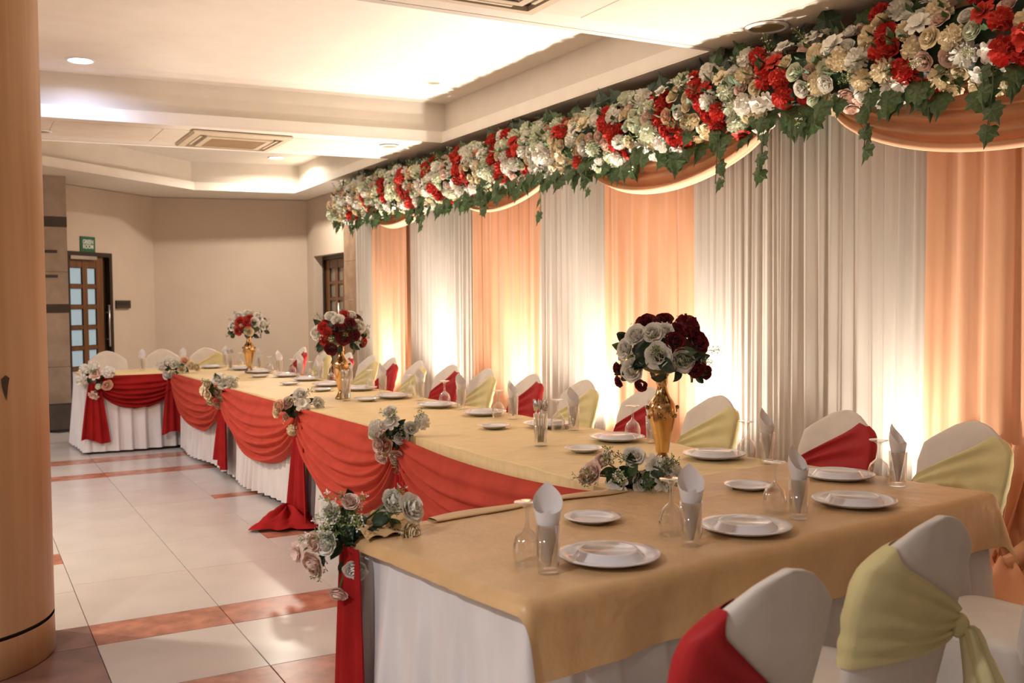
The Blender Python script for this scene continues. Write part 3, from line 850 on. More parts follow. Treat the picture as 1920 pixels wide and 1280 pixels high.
# trailing vines
for (y, L) in ((11.2, .25), (9.2, .34), (7.9, .28), (6.85, .42), (6.2, .3), (4.75, .40), (4.35, .38), (3.6, .34), (2.9, .36)):
    vn = MB().tube([(-.12, y - 7.0, -.12), (-.15, y - 7.02, -.12 - L * .5), (-.13, y - 6.98, -.12 - L)], .003, 4).build('trailing_vine', 'stem', ga)
    for k in range(4):
        leafy(IVY, vn, (-.14, y - 7.0 + rnd(-.04, .04), -.14 - L * (k + .6) / 4), (rnd(-.3, 0), rnd(-.7, .7), -1), (-1, rnd(-.3, .3), .3), rnd(.08, .13), 'vine_leaf')

# ================================================================== TABLES
TZ = 0.755     # table board top
CZ = 0.764     # cloth top
def xf(y): return 1.90 + 0.022 * (10.4 - y)
def xb(y): return xf(y) + 0.96

def skirt(path, parent, closed=False, pitch=0.085, amp=0.016, zt=0.745, zb=0.03, name='pleated_skirt', seed=1):
    """pleated cloth hung along a path of (x, y), outward side to the right of travel"""
    r = random.Random(seed)
    P = [Vector(p) for p in path]
    seg = [(P[i], P[i + 1]) for i in range(len(P) - 1)]
    Ls = [(b - a).length for a, b in seg]; T = sum(Ls)
    N = int(T / pitch * 15)
    ph = [r.uniform(0, 6) for _ in range(4)]
    def at(s):
        s = min(max(s, 0), T - 1e-6); i = 0
        while s > Ls[i]: s -= Ls[i]; i += 1
        a, b = seg[i]; d = (b - a).normalized(); n = Vector((d.y, -d.x))
        # soften corners
        rad = .035
        if Ls[i] - s < rad and i < len(seg) - 1:
            d2 = (seg[i + 1][1] - seg[i + 1][0]).normalized(); n2 = Vector((d2.y, -d2.x)); n = (n.lerp(n2, .5 * (1 - (Ls[i] - s) / rad))).normalized()
        elif s < rad and i > 0:
            d2 = (seg[i - 1][1] - seg[i - 1][0]).normalized(); n2 = Vector((d2.y, -d2.x)); n = (n.lerp(n2, .5 * (1 - s / rad))).normalized()
        return a + d * s, n
    def fn(u, v):
        s = u * T
        p, n = at(s)
        w = s / pitch + .25 * sin(s * 3.1 + ph[0]) + .15 * sin(s * 7.3 + ph[3])
        fr_ = w % 1
        tri = min(fr_ / .80, (1 - fr_) / .20)
        lo = 1 - v
        a = amp * (0.16 + 1.25 * lo) * (.8 + .4 * sin(s * 5 + ph[1]))
        off = .008 + a * tri + .014 * lo + .010 * lo * sin(s * 4.3 + ph[2])
        return (p.x + n.x * off, p.y + n.y * off, lerp(zb + .008 * sin(s * 2.2 + ph[2]), zt, v))
    o = MB().grid(fn, N, 8).build(name, 'white_skirt', parent, True)
    return o

def table(label, cx, cyy, rz, w, d, group='cloth-covered banquet tables'):
    t = thing('banquet_table', label, 'table', (cx, cyy, 0), rz, group)
    MB().cbox(-w / 2, -d / 2, TZ - .03, w / 2, d / 2, TZ, .004).build('tabletop', 'plywood', t)
    for sx in (-1, 1):
        for sy in (-1, 1):
            x, y = sx * (w / 2 - .1), sy * (d / 2 - .1)
            MB().tube([(x, y, 0), (x, y, TZ - .03)], .018, 8).build('leg', 'steel', t, True)
    return t
# near table (turned by about eight degrees)
NR = 0.128
NO = Vector((1.125, 1.975)); NU = Vector((cos(NR), sin(NR))); NV = Vector((-sin(NR), cos(NR)))
NWX, NWY = 2.02, 0.86
nc = NO + NU * NWX / 2 + NV * NWY / 2
tn = table('nearest table, set crosswise under the shiny gold cloth', nc.x, nc.y, NR, NWX - .03, NWY - .03)
skirt([(-NWX / 2 + .02, NWY / 2 - .02), (-NWX / 2 + .02, -NWY / 2 + .02), (NWX / 2 - .02, -NWY / 2 + .02), (NWX / 2 - .02, NWY / 2 - .02)], tn, pitch=.135, amp=.052, seed=4)
tn.children[-1].matrix_local = Matrix.Identity(4)
# the long run of four tables
RY = [3.10, 4.88, 6.7, 8.55, 10.4]
lab = ['long-run table nearest the camera, under the yellow brocade cloth', 'second long-run table from the camera, behind the widest red swag',
       'third long-run table from the camera, under the middle gold vase', 'fourth long-run table from the camera, at the inner corner of the far arm']
for i in range(4):
    y0, y1 = RY[i], RY[i + 1]; ym = (y0 + y1) / 2
    t = table(lab[i], (xf(ym) + xb(ym)) / 2, ym, 0.022, 0.90, y1 - y0 - .02)
    h = (y1 - y0) / 2
    skirt([(-.455, h), (-.455, -h)], t, pitch=.125, amp=.038, seed=10 + i)
    skirt([(.455, -h), (.455, h)], t, pitch=.09, amp=.014, seed=20 + i)
# far arm
FX0, FX1, FY0, FY1 = 1.03, 1.92, 10.50, 11.36
tf = table('far arm table with white skirting beside the green room door', (FX0 + 2.86) / 2, (FY0 + FY1) / 2, 0, 2.86 - FX0, FY1 - FY0)
hx = (2.86 - FX0) / 2; hy = (FY1 - FY0) / 2
skirt([(-hx, hy), (-hx, -hy), (-hx + .90, -hy)], tf, pitch=.13, amp=.036, seed=31)
skirt([(hx, -hy), (hx, hy), (-hx, hy)], tf, pitch=.10, amp=.014, seed=32)

# ------------------------------------------------------------------ cloths
CREASE = [(.05, 1, .30), (.02, 1, .58), (1, .1, .50), (1, -.06, 1.02), (1, .05, 1.52), (.45, .9, .75), (.6, -.8, .35), (.3, .95, .95)]
def draped_cloth(W_, D_, dl, dr, df, db, fn_to_world, name, mat, label, res=0.025, ruff=.010, seed=2, flare=.32):
    """cloth over a W_ x D_ top; dl/dr/df/db = hanging depth on each side"""
    r = random.Random(seed); ph = [r.uniform(0, 6) for _ in range(8)]
    nx = int((W_ + dl + dr) / res); ny = int((D_ + df + db) / res)
    def f(u, v):
        a = -dl + u * (W_ + dl + dr); b = -df + v * (D_ + df + db)
        px = min(max(a, 0), W_); py = min(max(b, 0), D_)
        ox, oy = a - px, b - py; d = hypot(ox, oy)
        z = CZ + .0025 + sum(.0022 * exp(-((a * ca_ + b * sa_ - k_) / .014) ** 2) for ca_, sa_, k_ in CREASE) + .0015 * sin(a * 9 + ph[0]) * sin(b * 7 + ph[1]) + .0012 * sin(a * 3 - b * 11 + ph[2])
        if d > 1e-6:
            nxn, nyn = ox / d, oy / d
            rr = .034
            arc = rr * pi / 2
            if d < arc:
                th = d / rr; hor = rr * sin(th); dz = rr * (1 - cos(th))
            else:
                hor = rr; dz = rr + (d - arc)
            k = max(0, d - arc)
            sl = a if abs(oy) > abs(ox) else b
            corner = min(abs(ox), abs(oy)) / max(d, 1e-6)
            wv = (sin(sl * 13 + ph[3]) * .55 + sin(sl * 29 + ph[4]) * .25 + sin(sl * 6 + ph[5]) * .5)
            hor += k * (.06 + flare * corner) + ruff * wv * min(1, k / .1)
            px += nxn * hor; py += nyn * hor; z -= dz * (1 - .10 * corner) - .006 * sin(sl * 5 + ph[6]) * min(1, k / .1)
        x, y = fn_to_world(px, py)
        return (x, y, z)
    o = MB().grid(f, nx, ny).build(name, mat, None, True)
    return tag(o, label, 'tablecloth')
def near_w(a, b):
    p = NO + NU * a + NV * b; return p.x, p.y
gc = draped_cloth(NWX, NWY, .055, .20, .205, .0, near_w, 'gold_tablecloth', 'gold', 'shiny gold satin cloth over the nearest table', res=.016, ruff=.016, seed=9)
# rolled hem at the back of the gold cloth and the turned-up corner
mb = MB()
def hemf(u, v):
    a = lerp(.26, 1.08, u); an = 2 * pi * v
    w = .030 * (1 + .35 * sin(u * 9)); p = NO + NU * a + NV * (NWY - .025 + .008 * sin(u * 12) + w * cos(an))
    return (p.x, p.y, CZ + .005 + .006 * sin(an) + .006 * (1 - abs(2 * u - 1)))
mb.grid(hemf, 40, 10)
mb.build('folded_hem', 'gold', gc, True)
mb = MB()
def crf(u, v):
    p = NO + NU * (-.03 + .17 * u) + NV * (NWY - .14 + .13 * v)
    return (p.x, p.y, CZ + .006 + .035 * abs(sin(u * 9 + v * 3)) * (.3 + .7 * v) + .02 * v)
mb.grid(crf, 24, 8); mb.build('gathered_corner', 'gold', gc, True)

# yellow brocade cloth on the long run and far arm
mb = MB()
random.seed(5)
def brf(u, v):
    y = lerp(2.88 + .13 * v, 11.36, u)
    x = lerp(xf(y) - .012, xb(y) + .015, max(0, v - .03) / .97)
    z = CZ - .002 + .0016 * sin(y * 11 + x * 3) + .0015 * sin(y * 31 + 5 * sin(x * 4)) + .001 * sin(x * 23 + y * 5)
    if v > .985: z -= .14
    if v < .02: z -= .02 + .055 * max(0, min(1, (4.9 - y) / .4))
    return (x, y, z)
mb.grid(brf, 240, 34)
def arf(u, v):
    x = lerp(FX0 - .01, xf(10.9) + .03, u); y = lerp(FY0 - .01, FY1 + .01, v)
    z = CZ + .001 + .0015 * sin(x * 11 + y * 4)
    if v == 0 or u == 0: z -= .02
    if v == 1: z -= .15
    return (x, y, z)
mb.grid(arf, 30, 24)
rc = mb.build('brocade_tablecloth', 'brocade', None, True)
tag(rc, 'yellow gold brocade cloth along the long run and far arm of tables', 'tablecloth')
# fringe at the front edge of the nearest run table
mb = MB()
for i in range(260):
    y = 3.0 + 1.75 * i / 259; x = xf(y) - .012
    zf = CZ - .018 - .052 * max(0, min(1, (4.9 - y) / .4))
    mb.add([(x, y, zf), (x, y + .005, zf), (x - .004 + rnd(-.003, .003), y + .004 + rnd(-.004, .004), zf - .022), (x - .004, y + .001, zf - .024)], [(0, 1, 2, 3)])
stuff(mb.build('fringe', 'fringe', rc))

# ------------------------------------------------------------------ red swags and tails
def red_swag(P0, P1, drop, label, out, skew=0.0, folds=6.5, topsag=0.0, seed=0, bul=.055, mat='red_swag'):
    r = random.Random(seed); P0 = Vector(P0); P1 = Vector(P1); out = Vector(out).normalized()
    ph = r.uniform(0, 6); ph2 = r.uniform(0, 6)
    L = (P1 - P0).length; d = (P1 - P0) / L
    def fn(u, v):
        s = u
        c = max(0, 4 * s * (1 - s)) ** .75
        cs = max(0, 4 * s * (1 - s)) ** .6 * (1 + skew * (s - .5))
        dr = .085 + (drop - .085) * cs
        z = P0.z + (P1.z - P0.z) * s - topsag * c * (1 - v) ** 2 - dr * v
        f = sin(2 * pi * (folds * v ** 1.25) + ph + 1.2 * sin(s * 5 + ph2))
        f2 = sin(2 * pi * (folds * .5 * v + 1.3 * s) + ph2)
        g = (4 * s * (1 - s)) ** .5
        off = .022 + bul * g * sin(pi * min(1, v * .95)) + (.026 * f + .012 * f2) * (.15 + .85 * v ** .7) * (.55 + .45 * g)
        # radial gathers close to the anchors
        e = max(0, 1 - min(s, 1 - s) / .16)
        off += .018 * e * sin(2 * pi * 5 * v) + .01 * e
        along = s + .03 * sin(pi * v) * (0.5 - s) * e
        p = P0 + d * (along * L)
        return (p.x + out.x * off, p.y + out.y * off, z)
    mb = MB(); mb.grid(fn, 56, 44)
    o = mb.build('red_table_swag', mat, None, True)
    return tag(o, label, 'swag', 'red swags along the table fronts')
def tail(P, zb, w0, w1, label, along, out, seed=0, pool=0, zt=.76, name='red_swag_tail', lean=0.0):
    r = random.Random(seed); P = Vector(P); along = Vector(along).normalized(); out = Vector(out).normalized(); ph = r.uniform(0, 6)
    def fn(u, v):
        w = lerp(w0, w1, v ** .8)
        z = lerp(zt, zb + .025 * sin(u * 5 + ph), v)
        f = sin(2 * pi * 3.2 * u + ph) * .55 + sin(2 * pi * 1.6 * u + ph * 2) * .45
        off = .045 + .024 * f * (.4 + .8 * v) + .02 * v
        p = P + along * ((u - .5) * w + lean * v)
        return (p.x + out.x * off, p.y + out.y * off, z)
    mb = MB(); mb.grid(fn, 36, 18)
    if pool:
        cx, cyy = P.x + out.x * .14 + along.x * lean, P.y + out.y * .14 + along.y * lean
        def pf(u, v):
            a = 2 * pi * u; rr = v
            rad = (.22 + .05 * sin(3 * a + 1) + .03 * sin(7 * a)) * rr
            zz = .012 + .095 * (1 - rr ** 1.6) * (1 + .3 * sin(6 * a + 5 * rr)) + .018 * abs(sin(4 * a + 9 * rr)) * (1 - rr * .4)
            return (cx + out.x * rad * cos(a) * .9 + along.x * rad * sin(a) * 1.0, cyy + out.y * rad * cos(a) * .9 + along.y * rad * sin(a) * 1.0, zz)
        mb.grid(pf, 60, 14, True)
    o = mb.build(name, 'red', None, True)  # tails take the shaded copy of the swag cloth
    return tag(o, label, 'swag tail', 'red cloth tails hanging at the table fronts')
LW_ = Vector((-1, 0, 0)); DN = Vector((0, -1, 0))
A0 = (1.14, 10.485, CZ); A1 = (1.90, 10.46, CZ); A1b = (xf(10.3) - .02, 10.36, CZ)
A2 = (xf(8.4) - .02, 8.40, CZ); A3 = (xf(6.42) - .02, 6.42, CZ); A4 = (xf(4.80) - .02, 4.80, CZ); A5 = (xf(2.98) - .02, 2.98, CZ)
red_swag(A0, A1, .34, 'shade-darkened red swag on the far arm table, facing the camera', DN, seed=1, mat='red')  # the shade on this side is put into its darker cloth colour
red_swag(A1b, A2, .46, 'red swag at the far end of the long run, beside the inner corner', LW_, seed=2)
red_swag(A2, A3, .49, 'orange-red swag in the middle of the long run front', LW_, seed=3)
red_swag(A3, A4, .55, 'widest red swag on the long run, right of the floor-length tail', LW_, seed=4, folds=7)
red_swag(A4, A5, .56, 'red swag nearest the camera, partly hidden by the gold table', LW_, seed=5, folds=7, topsag=.05)
tail((1.12, 10.49, 0), .13, .10, .27, 'short red tail at the far left table corner', (1, 0, 0), DN, 1, zt=.70)
tail((1.86, 10.44, 0), .16, .14, .26, 'shade-darkened red tail in the inner corner of the tables', (1, 0, 0), DN, 2, zt=.70)
tail((xf(8.35) - .02, 8.35, 0), .11, .12, .42, 'red tail on the long run ending above the floor', (0, -1, 0), LW_, 3, zt=.70, lean=-.05)
tail((xf(6.4) - .02, 6.38, 0), .02, .12, .42, 'floor-length red tail ending in a crumpled pool', (0, -1, 0), LW_, 4, 1, zt=.70)
tail((xf(4.75) - .03, 4.72, 0), .02, .12, .34, 'red gathered tail under the middle near flower spray', (0, -1, 0), LW_, 5, zt=.62)
pt = NO + NV * (NWY - .06) + NU * (-.005)
tail((pt.x, pt.y, 0), .0, .13, .26, 'shade-darkened red tail at the near left corner of the gold table', (NV.x * -1, NV.y * -1, 0), (-NU.x, -NU.y, 0), 6, zt=.74)

# ================================================================== CHAIRS
def back_w(z):
    if z < .76: return lerp(.175, .212, max(0, (z - .40) / .36)) if z > .40 else .175
    if z < .84: return .212 - (z - .76) / .08 * .012
    k = min(1, (z - .84) / .105)
    return max(.012, .200 - .150 * k ** 1.15 - .038 * max(0, (k - .8) / .2) ** 2)
def back_pt(phi, z, off=0.0):
    w = back_w(z) + off; d = .026 * (1 if z < .86 else max(.45, 1 - (z - .86) / .13)) + off
    c, s = cos(phi), sin(phi)
    x = w * (abs(c) ** .75) * (1 if c >= 0 else -1); y = d * (abs(s) ** .55) * (1 if s >= 0 else -1)
    lean = -.165 - .105 * ((z - .42) / .5) - .02 * ((z - .42) / .5) ** 2
    yb = lean - .035 * (1 - (x / .22) ** 2) * 1.0
    return (x, yb + y, z)
ZS = [.40, .48, .56, .64, .70, .76, .80, .84, .865, .89, .91, .925, .937, .945]
def backrest():
    mb = MB()
    n = 40
    vs = []; k = len(ZS)
    for i in range(n):
        for z in ZS: vs.append(back_pt(2 * pi * i / n, z))
    fs = []
    for i in range(n):
        for j in range(k - 1):
            a = i * k + j; b = ((i + 1) % n) * k + j
            fs.append((a, b, b + 1, a + 1))
    fs.append(tuple(i * k + k - 1 for i in range(n)))
    mb.add(vs, fs)
    return mb.mesh('backrest', 'cover', True)
def sash(mat, kz=.635):
    mb = MB()
    # front (phi 0..pi) and back (pi..2pi); x>0 at phi 0. wide end at -x
    def fn(u, v):
        phi = 2 * pi * u
        x = (abs(cos(phi)) ** .75) * (1 if cos(phi) >= 0 else -1)
        q = (x + 1) / 2              # 0 at -x, 1 at +x
        f = .5 + .5 * max(-1, min(1, sin(phi) * 4 - 1.6))          # 1 on the front, 0 on the back
        hi = lerp(.890, .908, f); lo = .595
        hi1 = lerp(kz + .028, .695, f); lo1 = lerp(kz - .028, .615, f)
        z = lerp(lerp(lo, lo1, q ** .95), lerp(hi, hi1, q ** lerp(1.0, 1.45, f)), v)
        o = .006 + .0062 * sin(v * 2 * pi * 4.5 + 1.3 + 1.5 * sin(v * 5)) * (.25 + .75 * min(q, .9 - .5 * q) * 2) + (.006 if .02 < q else .004) * (1 if 0 < v < 1 else .3)
        return back_pt(phi, z, o)
    mb.grid(fn, 72, 26)
    return mb.mesh('sash', mat, True)
def knot(mat, kz=.635):
    mb = MB()
    bx, by, bz = back_pt(2 * pi - .55, kz, .012)
    mb.ball((bx, by - .008, bz), (.030, .024, .032), 12, 8)
    for k, (dx, L, w) in enumerate(((.015, .40, .075), (.055, .34, .085))):
        def tf_(u, v, dx=dx, L=L, w=w, k=k):
            ww = lerp(.018, w, min(1, v * 2.2) ** .8)
            x = bx + dx * v + (u - .5) * ww + .02 * v * k
            y = by - .02 - .05 * sin(min(1, v * 1.6) * pi / 2) * (k * .6 + .6) + .014 * sin(u * 9 + k)
            z = bz + (.025 * sin(min(1, v * 4) * pi) if k else 0) - L * v * (v * .3 + .7)
            return (x, y, z)
        mb.grid(tf_, 10, 16)
    return mb.mesh('sash_knot', mat, True)
def seat_m():
    mb = MB()
    def fn(u, v):
        a = 2 * pi * u; c, s = cos(a), sin(a)
        sx = (abs(c) ** .35) * (1 if c >= 0 else -1); sy = (abs(s) ** .35) * (1 if s >= 0 else -1)
        if v < .5:
            k = v / .5; r = k ** .6; z = .470 - .022 * max(0, (k - .75) / .25) ** 2 + .006 * (1 - k)
        else:
            k = (v - .5) / .5; r = 1 + .03 * k; z = .448 - .05 * k
        return (sx * .215 * r, sy * .195 * r, z)
    mb.grid(fn, 40, 12, True)
    return mb.mesh('seat', 'cover', True)
def skirt_m():
    mb = MB()
    def fn(u, v):
        a = 2 * pi * u; c, s = cos(a), sin(a)
        sx = (abs(c) ** .35) * (1 if c >= 0 else -1); sy = (abs(s) ** .35) * (1 if s >= 0 else -1)
        k = 1 - v
        r = 1.035 + .05 * k + .02 * k * sin(a * 8) + .014 * k * sin(a * 13 + 1)
        return (sx * .215 * r, sy * .195 * r, lerp(.02, .405, v))
    mb.grid(fn, 80, 6, True)
    return mb.mesh('seat_skirt', 'cover', True)
BK, ST, SK = backrest(), seat_m(), skirt_m()
SA = {'red': sash('red_sash', .50), 'yellow': sash('yellow_sash')}; KN = {'red': knot('red_sash', .50), 'yellow': knot('yellow_sash')}
proto = {}
def chair(col, x, y, rz, label, group):
    key = col
    if key in proto: return dup(proto[key], (x, y, 0), rz, label, group)
    t = thing('banquet_chair', label, 'chair', (x, y, 0), rz, group)
    ob('backrest', BK, t); ob('seat', ST, t); ob('seat_skirt', SK, t)
    if col != 'plain':
        s = ob('sash', SA[col], t); s['label'] = ('deep red' if col == 'red' else 'pale yellow sheer') + ' sash'
        k = ob('sash_knot', KN[col], s)
    proto[key] = t
    return t
CG = 'sashed chairs along the curtain'
ROWC = [(2.64, 'yellow'), (3.20, 'red'), (4.07, 'yellow'), (4.67, 'red'), (5.35, 'yellow'), (6.03, 'red'), (6.72, 'yellow'), (7.32, 'red'), (8.0, 'yellow'), (8.62, 'red'), (9.12, 'yellow'), (9.80, 'red'), (10.5, 'yellow'), (11.35, 'red')]
cc = {'red': 0, 'yellow': 0}
random.seed(3)
for y, c in ROWC:
    nth = ORD[cc[c]]; cc[c] += 1
    lab_ = ('nearest' if nth == 'first' else nth + ' nearest') + ' %s-sashed white chair in the curtain-side row' % ('red' if c == 'red' else 'pale yellow')
    chair(c, 3.28 if y < 2.7 else 3.17, y, pi / 2 + rnd(-.05, .05), lab_, CG)
# chairs in front of the gold table, backs to the camera
FGp = 'chairs with their backs to the camera at the gold table'
def frontchair(u, vv, c, label, dr=0):
    p = NO + NU * u + NV * vv
    chair(c, p.x, p.y, NR + dr, label, FGp)
frontchair(0.135, -.30, 'red', 'red-sashed chair in the bottom foreground, its back to the camera', .0)
frontchair(0.80, -.225, 'yellow', 'yellow-sashed chair with a side bow in the right foreground', -.05)
frontchair(1.60, -.24, 'plain', 'white-covered chair at the bottom right, only its seat in view', -.02)
# far-arm chairs facing the camera
FC = 'white chairs behind the far arm table'
chair('plain', 1.42, 11.62, pi, 'white covered chair at the far arm, nearest to the green room door', FC)
chair('plain', 2.02, 11.68, pi, 'white covered chair behind the far arm, in the middle of three', FC)
chair('yellow', 2.52, 11.70, pi, 'far arm chair with a faint yellow sash, behind the farthest vase', FC)

# ================================================================== TABLEWARE
def lath(prof, name, mat, n=40): return MB().lathe(prof, n).mesh(name, mat, True)
CHARGER = lath([(.001, .006), (.078, .006), (.088, .008), (.098, .014), (.118, .0185), (.135, .0215), (.1365, .020), (.134, .017), (.100, .010), (.084, .002), (.075, .0), (.001, .0)], 'plate', 'ceramic')
SIDE = lath([(.001, .005), (.052, .005), (.060, .008), (.068, .013), (.088, .0175), (.0895, .016), (.087, .0135), (.066, .008), (.057, .001), (.050, 0), (.001, 0)], 'plate', 'ceramic')
INV = lath([(.001, .022), (.066, .0225), (.071, .0255), (.077, .0255), (.080, .0225), (.090, .009), (.102, .0025), (.1035, .0005), (.100, .0), (.001, .008)], 'plate', 'ceramic')
GOB = lath([(.0355, .0), (.0385, .03), (.0375, .052), (.030, .074), (.014, .088), (.0065, .096), (.005, .120), (.006, .140), (.012, .152), (.030, .1585), (.034, .160), (.034, .163), (.001, .163)], 'goblet', 'crystal', 28)
TUM = lath([(.001, .0), (.0265, .0), (.0275, .004), (.0318, .125), (.0306, .125), (.0268, .014), (.001, .013)], 'tumbler', 'glass', 28)
def napkin_mesh():
    mb = MB()
    def rad(z): return .0055 + .0325 * min(1, max(0, (z - .016)) / .160) ** .95
    def fn(u, v):
        ph = (u * 2 - 1) * pi
        h = .166 + .062 * max(0, 1 - abs(ph) / (pi * .62)) - .012 * max(0, -cos(ph))
        z = .016 + (h - .016) * v
        r = rad(z)
        if z < .122: r = min(r, .0262 + .0036 * z / .122)
        k = max(0, z - .166) / .062
        return (r * sin(ph), r * cos(ph) * (.86 - .25 * k), z)
    mb.grid(fn, 40, 16)
    def fold(u, v):
        z = .02 + .143 * v; r = min(rad(z), .0262 + .0036 * z / .122 if z < .122 else 1) * .86
        a = lerp(2.4, 4.4, u) + .5 * v; return (r * sin(a) * (1 - .25 * u), r * cos(a) * .80 * (1 - .25 * u), z - .02 * u * v)
    mb.grid(fold, 8, 10)
    return mb.mesh('napkin', 'napkin', True)
NAP = napkin_mesh()
ZT = CZ + .0035
def place(kind, x, y, label, group, rz=0, z=ZT):
    me = {'charger': CHARGER, 'side': SIDE, 'inv': INV, 'goblet': GOB, 'tumbler': TUM, 'napkin': NAP}[kind]
    nm = {'charger': 'dinner_plate', 'side': 'side_plate', 'inv': 'side_plate', 'goblet': 'wine_goblet', 'tumbler': 'tumbler', 'napkin': 'folded_napkin'}[kind]
    cat = {'charger': 'plate', 'side': 'plate', 'inv': 'plate', 'goblet': 'glass', 'tumbler': 'glass', 'napkin': 'napkin'}[kind]
    return tag(ob(nm, me, None, (x, y, z), rz), label, cat, group)
GRP = {'charger': 'large white dinner plates', 'side': 'small plates right side up', 'inv': 'small plates turned over on dinner plates', 'goblet': 'upside-down goblets', 'tumbler': 'tumblers holding napkins', 'napkin': 'napkins folded into cones in tumblers'}
def setting(pl_, go, tu, where, nrz=0.0):
    if pl_:
        place('charger', *pl_, 'large dinner plate ' + where, GRP['charger'])
        place('inv', *pl_, 'small plate turned over on the dinner plate ' + where, GRP['inv'], z=ZT + .0065)
    if go: place('goblet', *go, 'upside-down goblet ' + where, GRP['goblet'])
    if tu:
        place('tumbler', *tu, 'napkin tumbler ' + where, GRP['tumbler'])
        place('napkin', *tu, 'white napkin cone ' + where, GRP['napkin'], nrz)
# nearest table
setting((1.475, 2.155), (1.275, 2.235), (1.278, 2.135), 'on the left end of the gold table', -.50)
setting((2.01, 2.225), (1.80, 2.305), (1.76, 2.165), 'in the middle front of the gold table', -.40)
setting((2.575, 2.325), (2.27, 2.375), (2.265, 2.265), 'beside the yellow-sashed foreground chair', .25)
setting((2.90, 2.70), (2.945, 2.545), (2.965, 2.475), 'at the right end of the gold table', .35)
place('side', 1.70, 2.57, 'small white plate at the left of the gold table, behind the first napkin', GRP['side'])
place('side', 2.475, 2.72, 'small white plate in the middle of the gold table, beside a goblet', GRP['side'])
# long run, one setting per curtain-side chair
def wh(c, k): return 'before the %s %s-sashed curtain chair' % ((ORD[k] + ' nearest') if k else 'nearest', 'red' if c == 'red' else 'yellow')
RUN = [((2.84, 3.34), (2.935, 3.24), (2.94, 3.12), wh('red', 0)), ((2.80, 4.01), (2.90, 4.02), (2.90, 3.86), wh('yellow', 1)), ((2.80, 4.67), (2.76, 4.50), (2.84, 4.47), wh('red', 1)),
       ((2.77, 5.37), (2.76, 5.17), (2.81, 5.08), wh('yellow', 2)), ((2.72, 5.95), (2.80, 6.00), (2.81, 5.77), wh('red', 2)), ((2.72, 6.70), (2.84, 6.68), (2.82, 6.45), wh('yellow', 3)),
       ((2.74, 7.45), (2.80, 7.38), (2.82, 7.16), wh('red', 3)), ((2.66, 7.98), (2.76, 8.2), (2.80, 7.86), wh('yellow', 4)), ((2.69, 8.68), (2.76, 8.80), (2.80, 8.62), wh('red', 4)),
       ((2.68, 9.24), (2.75, 9.30), (2.79, 9.18), wh('yellow', 5)), ((2.60, 9.90), (2.70, 9.92), (2.75, 9.74), wh('red', 5)), ((2.56, 10.5), (2.66, 10.56), (2.72, 10.38), wh('yellow', 6))]
random.seed(8)
for (a, b, c, w) in RUN: setting(a, b, c, w, .45 + rnd(-.25, .25))
for (x, y, w) in ((2.47, 3.80, 'behind the flower spray on the gold table edge'), (2.52, 4.77, 'beside the cutlery tumbler nearest the camera'), (2.48, 6.61, 'just right of the middle cutlery tumbler'),
                  (2.47, 7.55, 'behind the middle gold vase'), (2.43, 8.30, 'left of the middle gold vase, on the run front'), (2.44, 9.32, 'just right of the farthest gold vase')):
    place('side', x, y, 'small white plate ' + w, GRP['side'])
# far arm
setting((1.95, 11.05), None, (1.655, 11.03), 'before the far arm middle chair', -.3)
setting((2.36, 11.0), (2.66, 10.95), (2.57, 11.25), 'on the far arm, right end', -.4)
place('tumbler', 2.07, 11.02, 'clear tumbler behind the flower spray at the inner table corner', GRP['tumbler'])
place('napkin', 2.07, 11.02, 'napkin cone rising behind the flower spray at the inner corner', GRP['napkin'], -.3)

# cutlery tumblers
def spoon_mesh(fork):
    mb = MB()
    mb.tube([(0, 0, 0), (.001, .001, .05), (0, 0, .12), (0, 0, .150)], [.0035, .003, .0024, .0022], 6)
    if not fork:
        def fn(u, v):
            a = 2 * pi * u; return (.0155 * sin(pi * (.08 + .92 * v)) * cos(a) * (1 - .25 * v), .0045 * sin(pi * v) * sin(a) - .004 * sin(pi * v), .148 + .058 * v)
        mb.grid(fn, 10, 8, True)
    else:
        mb.box(-.009, -.0012, .150, .009, .0012, .172)
        for x in (-.0085, -.0033, .0019, .0071): mb.box(x, -.001, .172, x + .0026, .001, .205)
    return mb.mesh('fork' if fork else 'spoon', 'steel', True)
SPO, FRK = spoon_mesh(False), spoon_mesh(True)
CTUM = lath([(.001, .0), (.030, .0), (.031, .004), (.0345, .150), (.0335, .150), (.0302, .014), (.001, .013)], 'tumbler', 'glass', 28)
def cutlery(x, y, label, short, n):
    tag(ob('cutlery_tumbler', CTUM, None, (x, y, ZT)), label, 'glass', 'tumblers of cutlery')
    for i in range(n):
        a = 2 * pi * i / n + .3; fork = i % 4 == 3
        b = Vector((cos(a) * .012, sin(a) * .012, .015)); t = Vector((cos(a + .25) * .024, sin(a + .25) * .024, .15))
        d = (t - b).normalized()
        o = ob('fork' if fork else 'spoon', FRK if fork else SPO, None, Vector((x, y, ZT)) + b, rot=rotq(d, rnd(-.8, .8) + 1.0))
        nm = 'fork' if fork else 'spoon'
        tag(o, 'steel %s standing handle-down in the %s tumbler' % (nm, short), nm, '%ss in the %s tumbler' % (nm, short))
random.seed(12)
cutlery(2.40, 4.07, 'clear tumbler full of spoons on the long run left of the nearest vase', 'nearest cutlery', 9)
cutlery(2.37, 6.72, 'clear tumbler full of spoons right beside the middle gold vase', 'middle cutlery', 8)
cutlery(2.50, 10.72, 'clear tumbler full of cutlery just left of the farthest gold vase', 'farthest cutlery', 7)

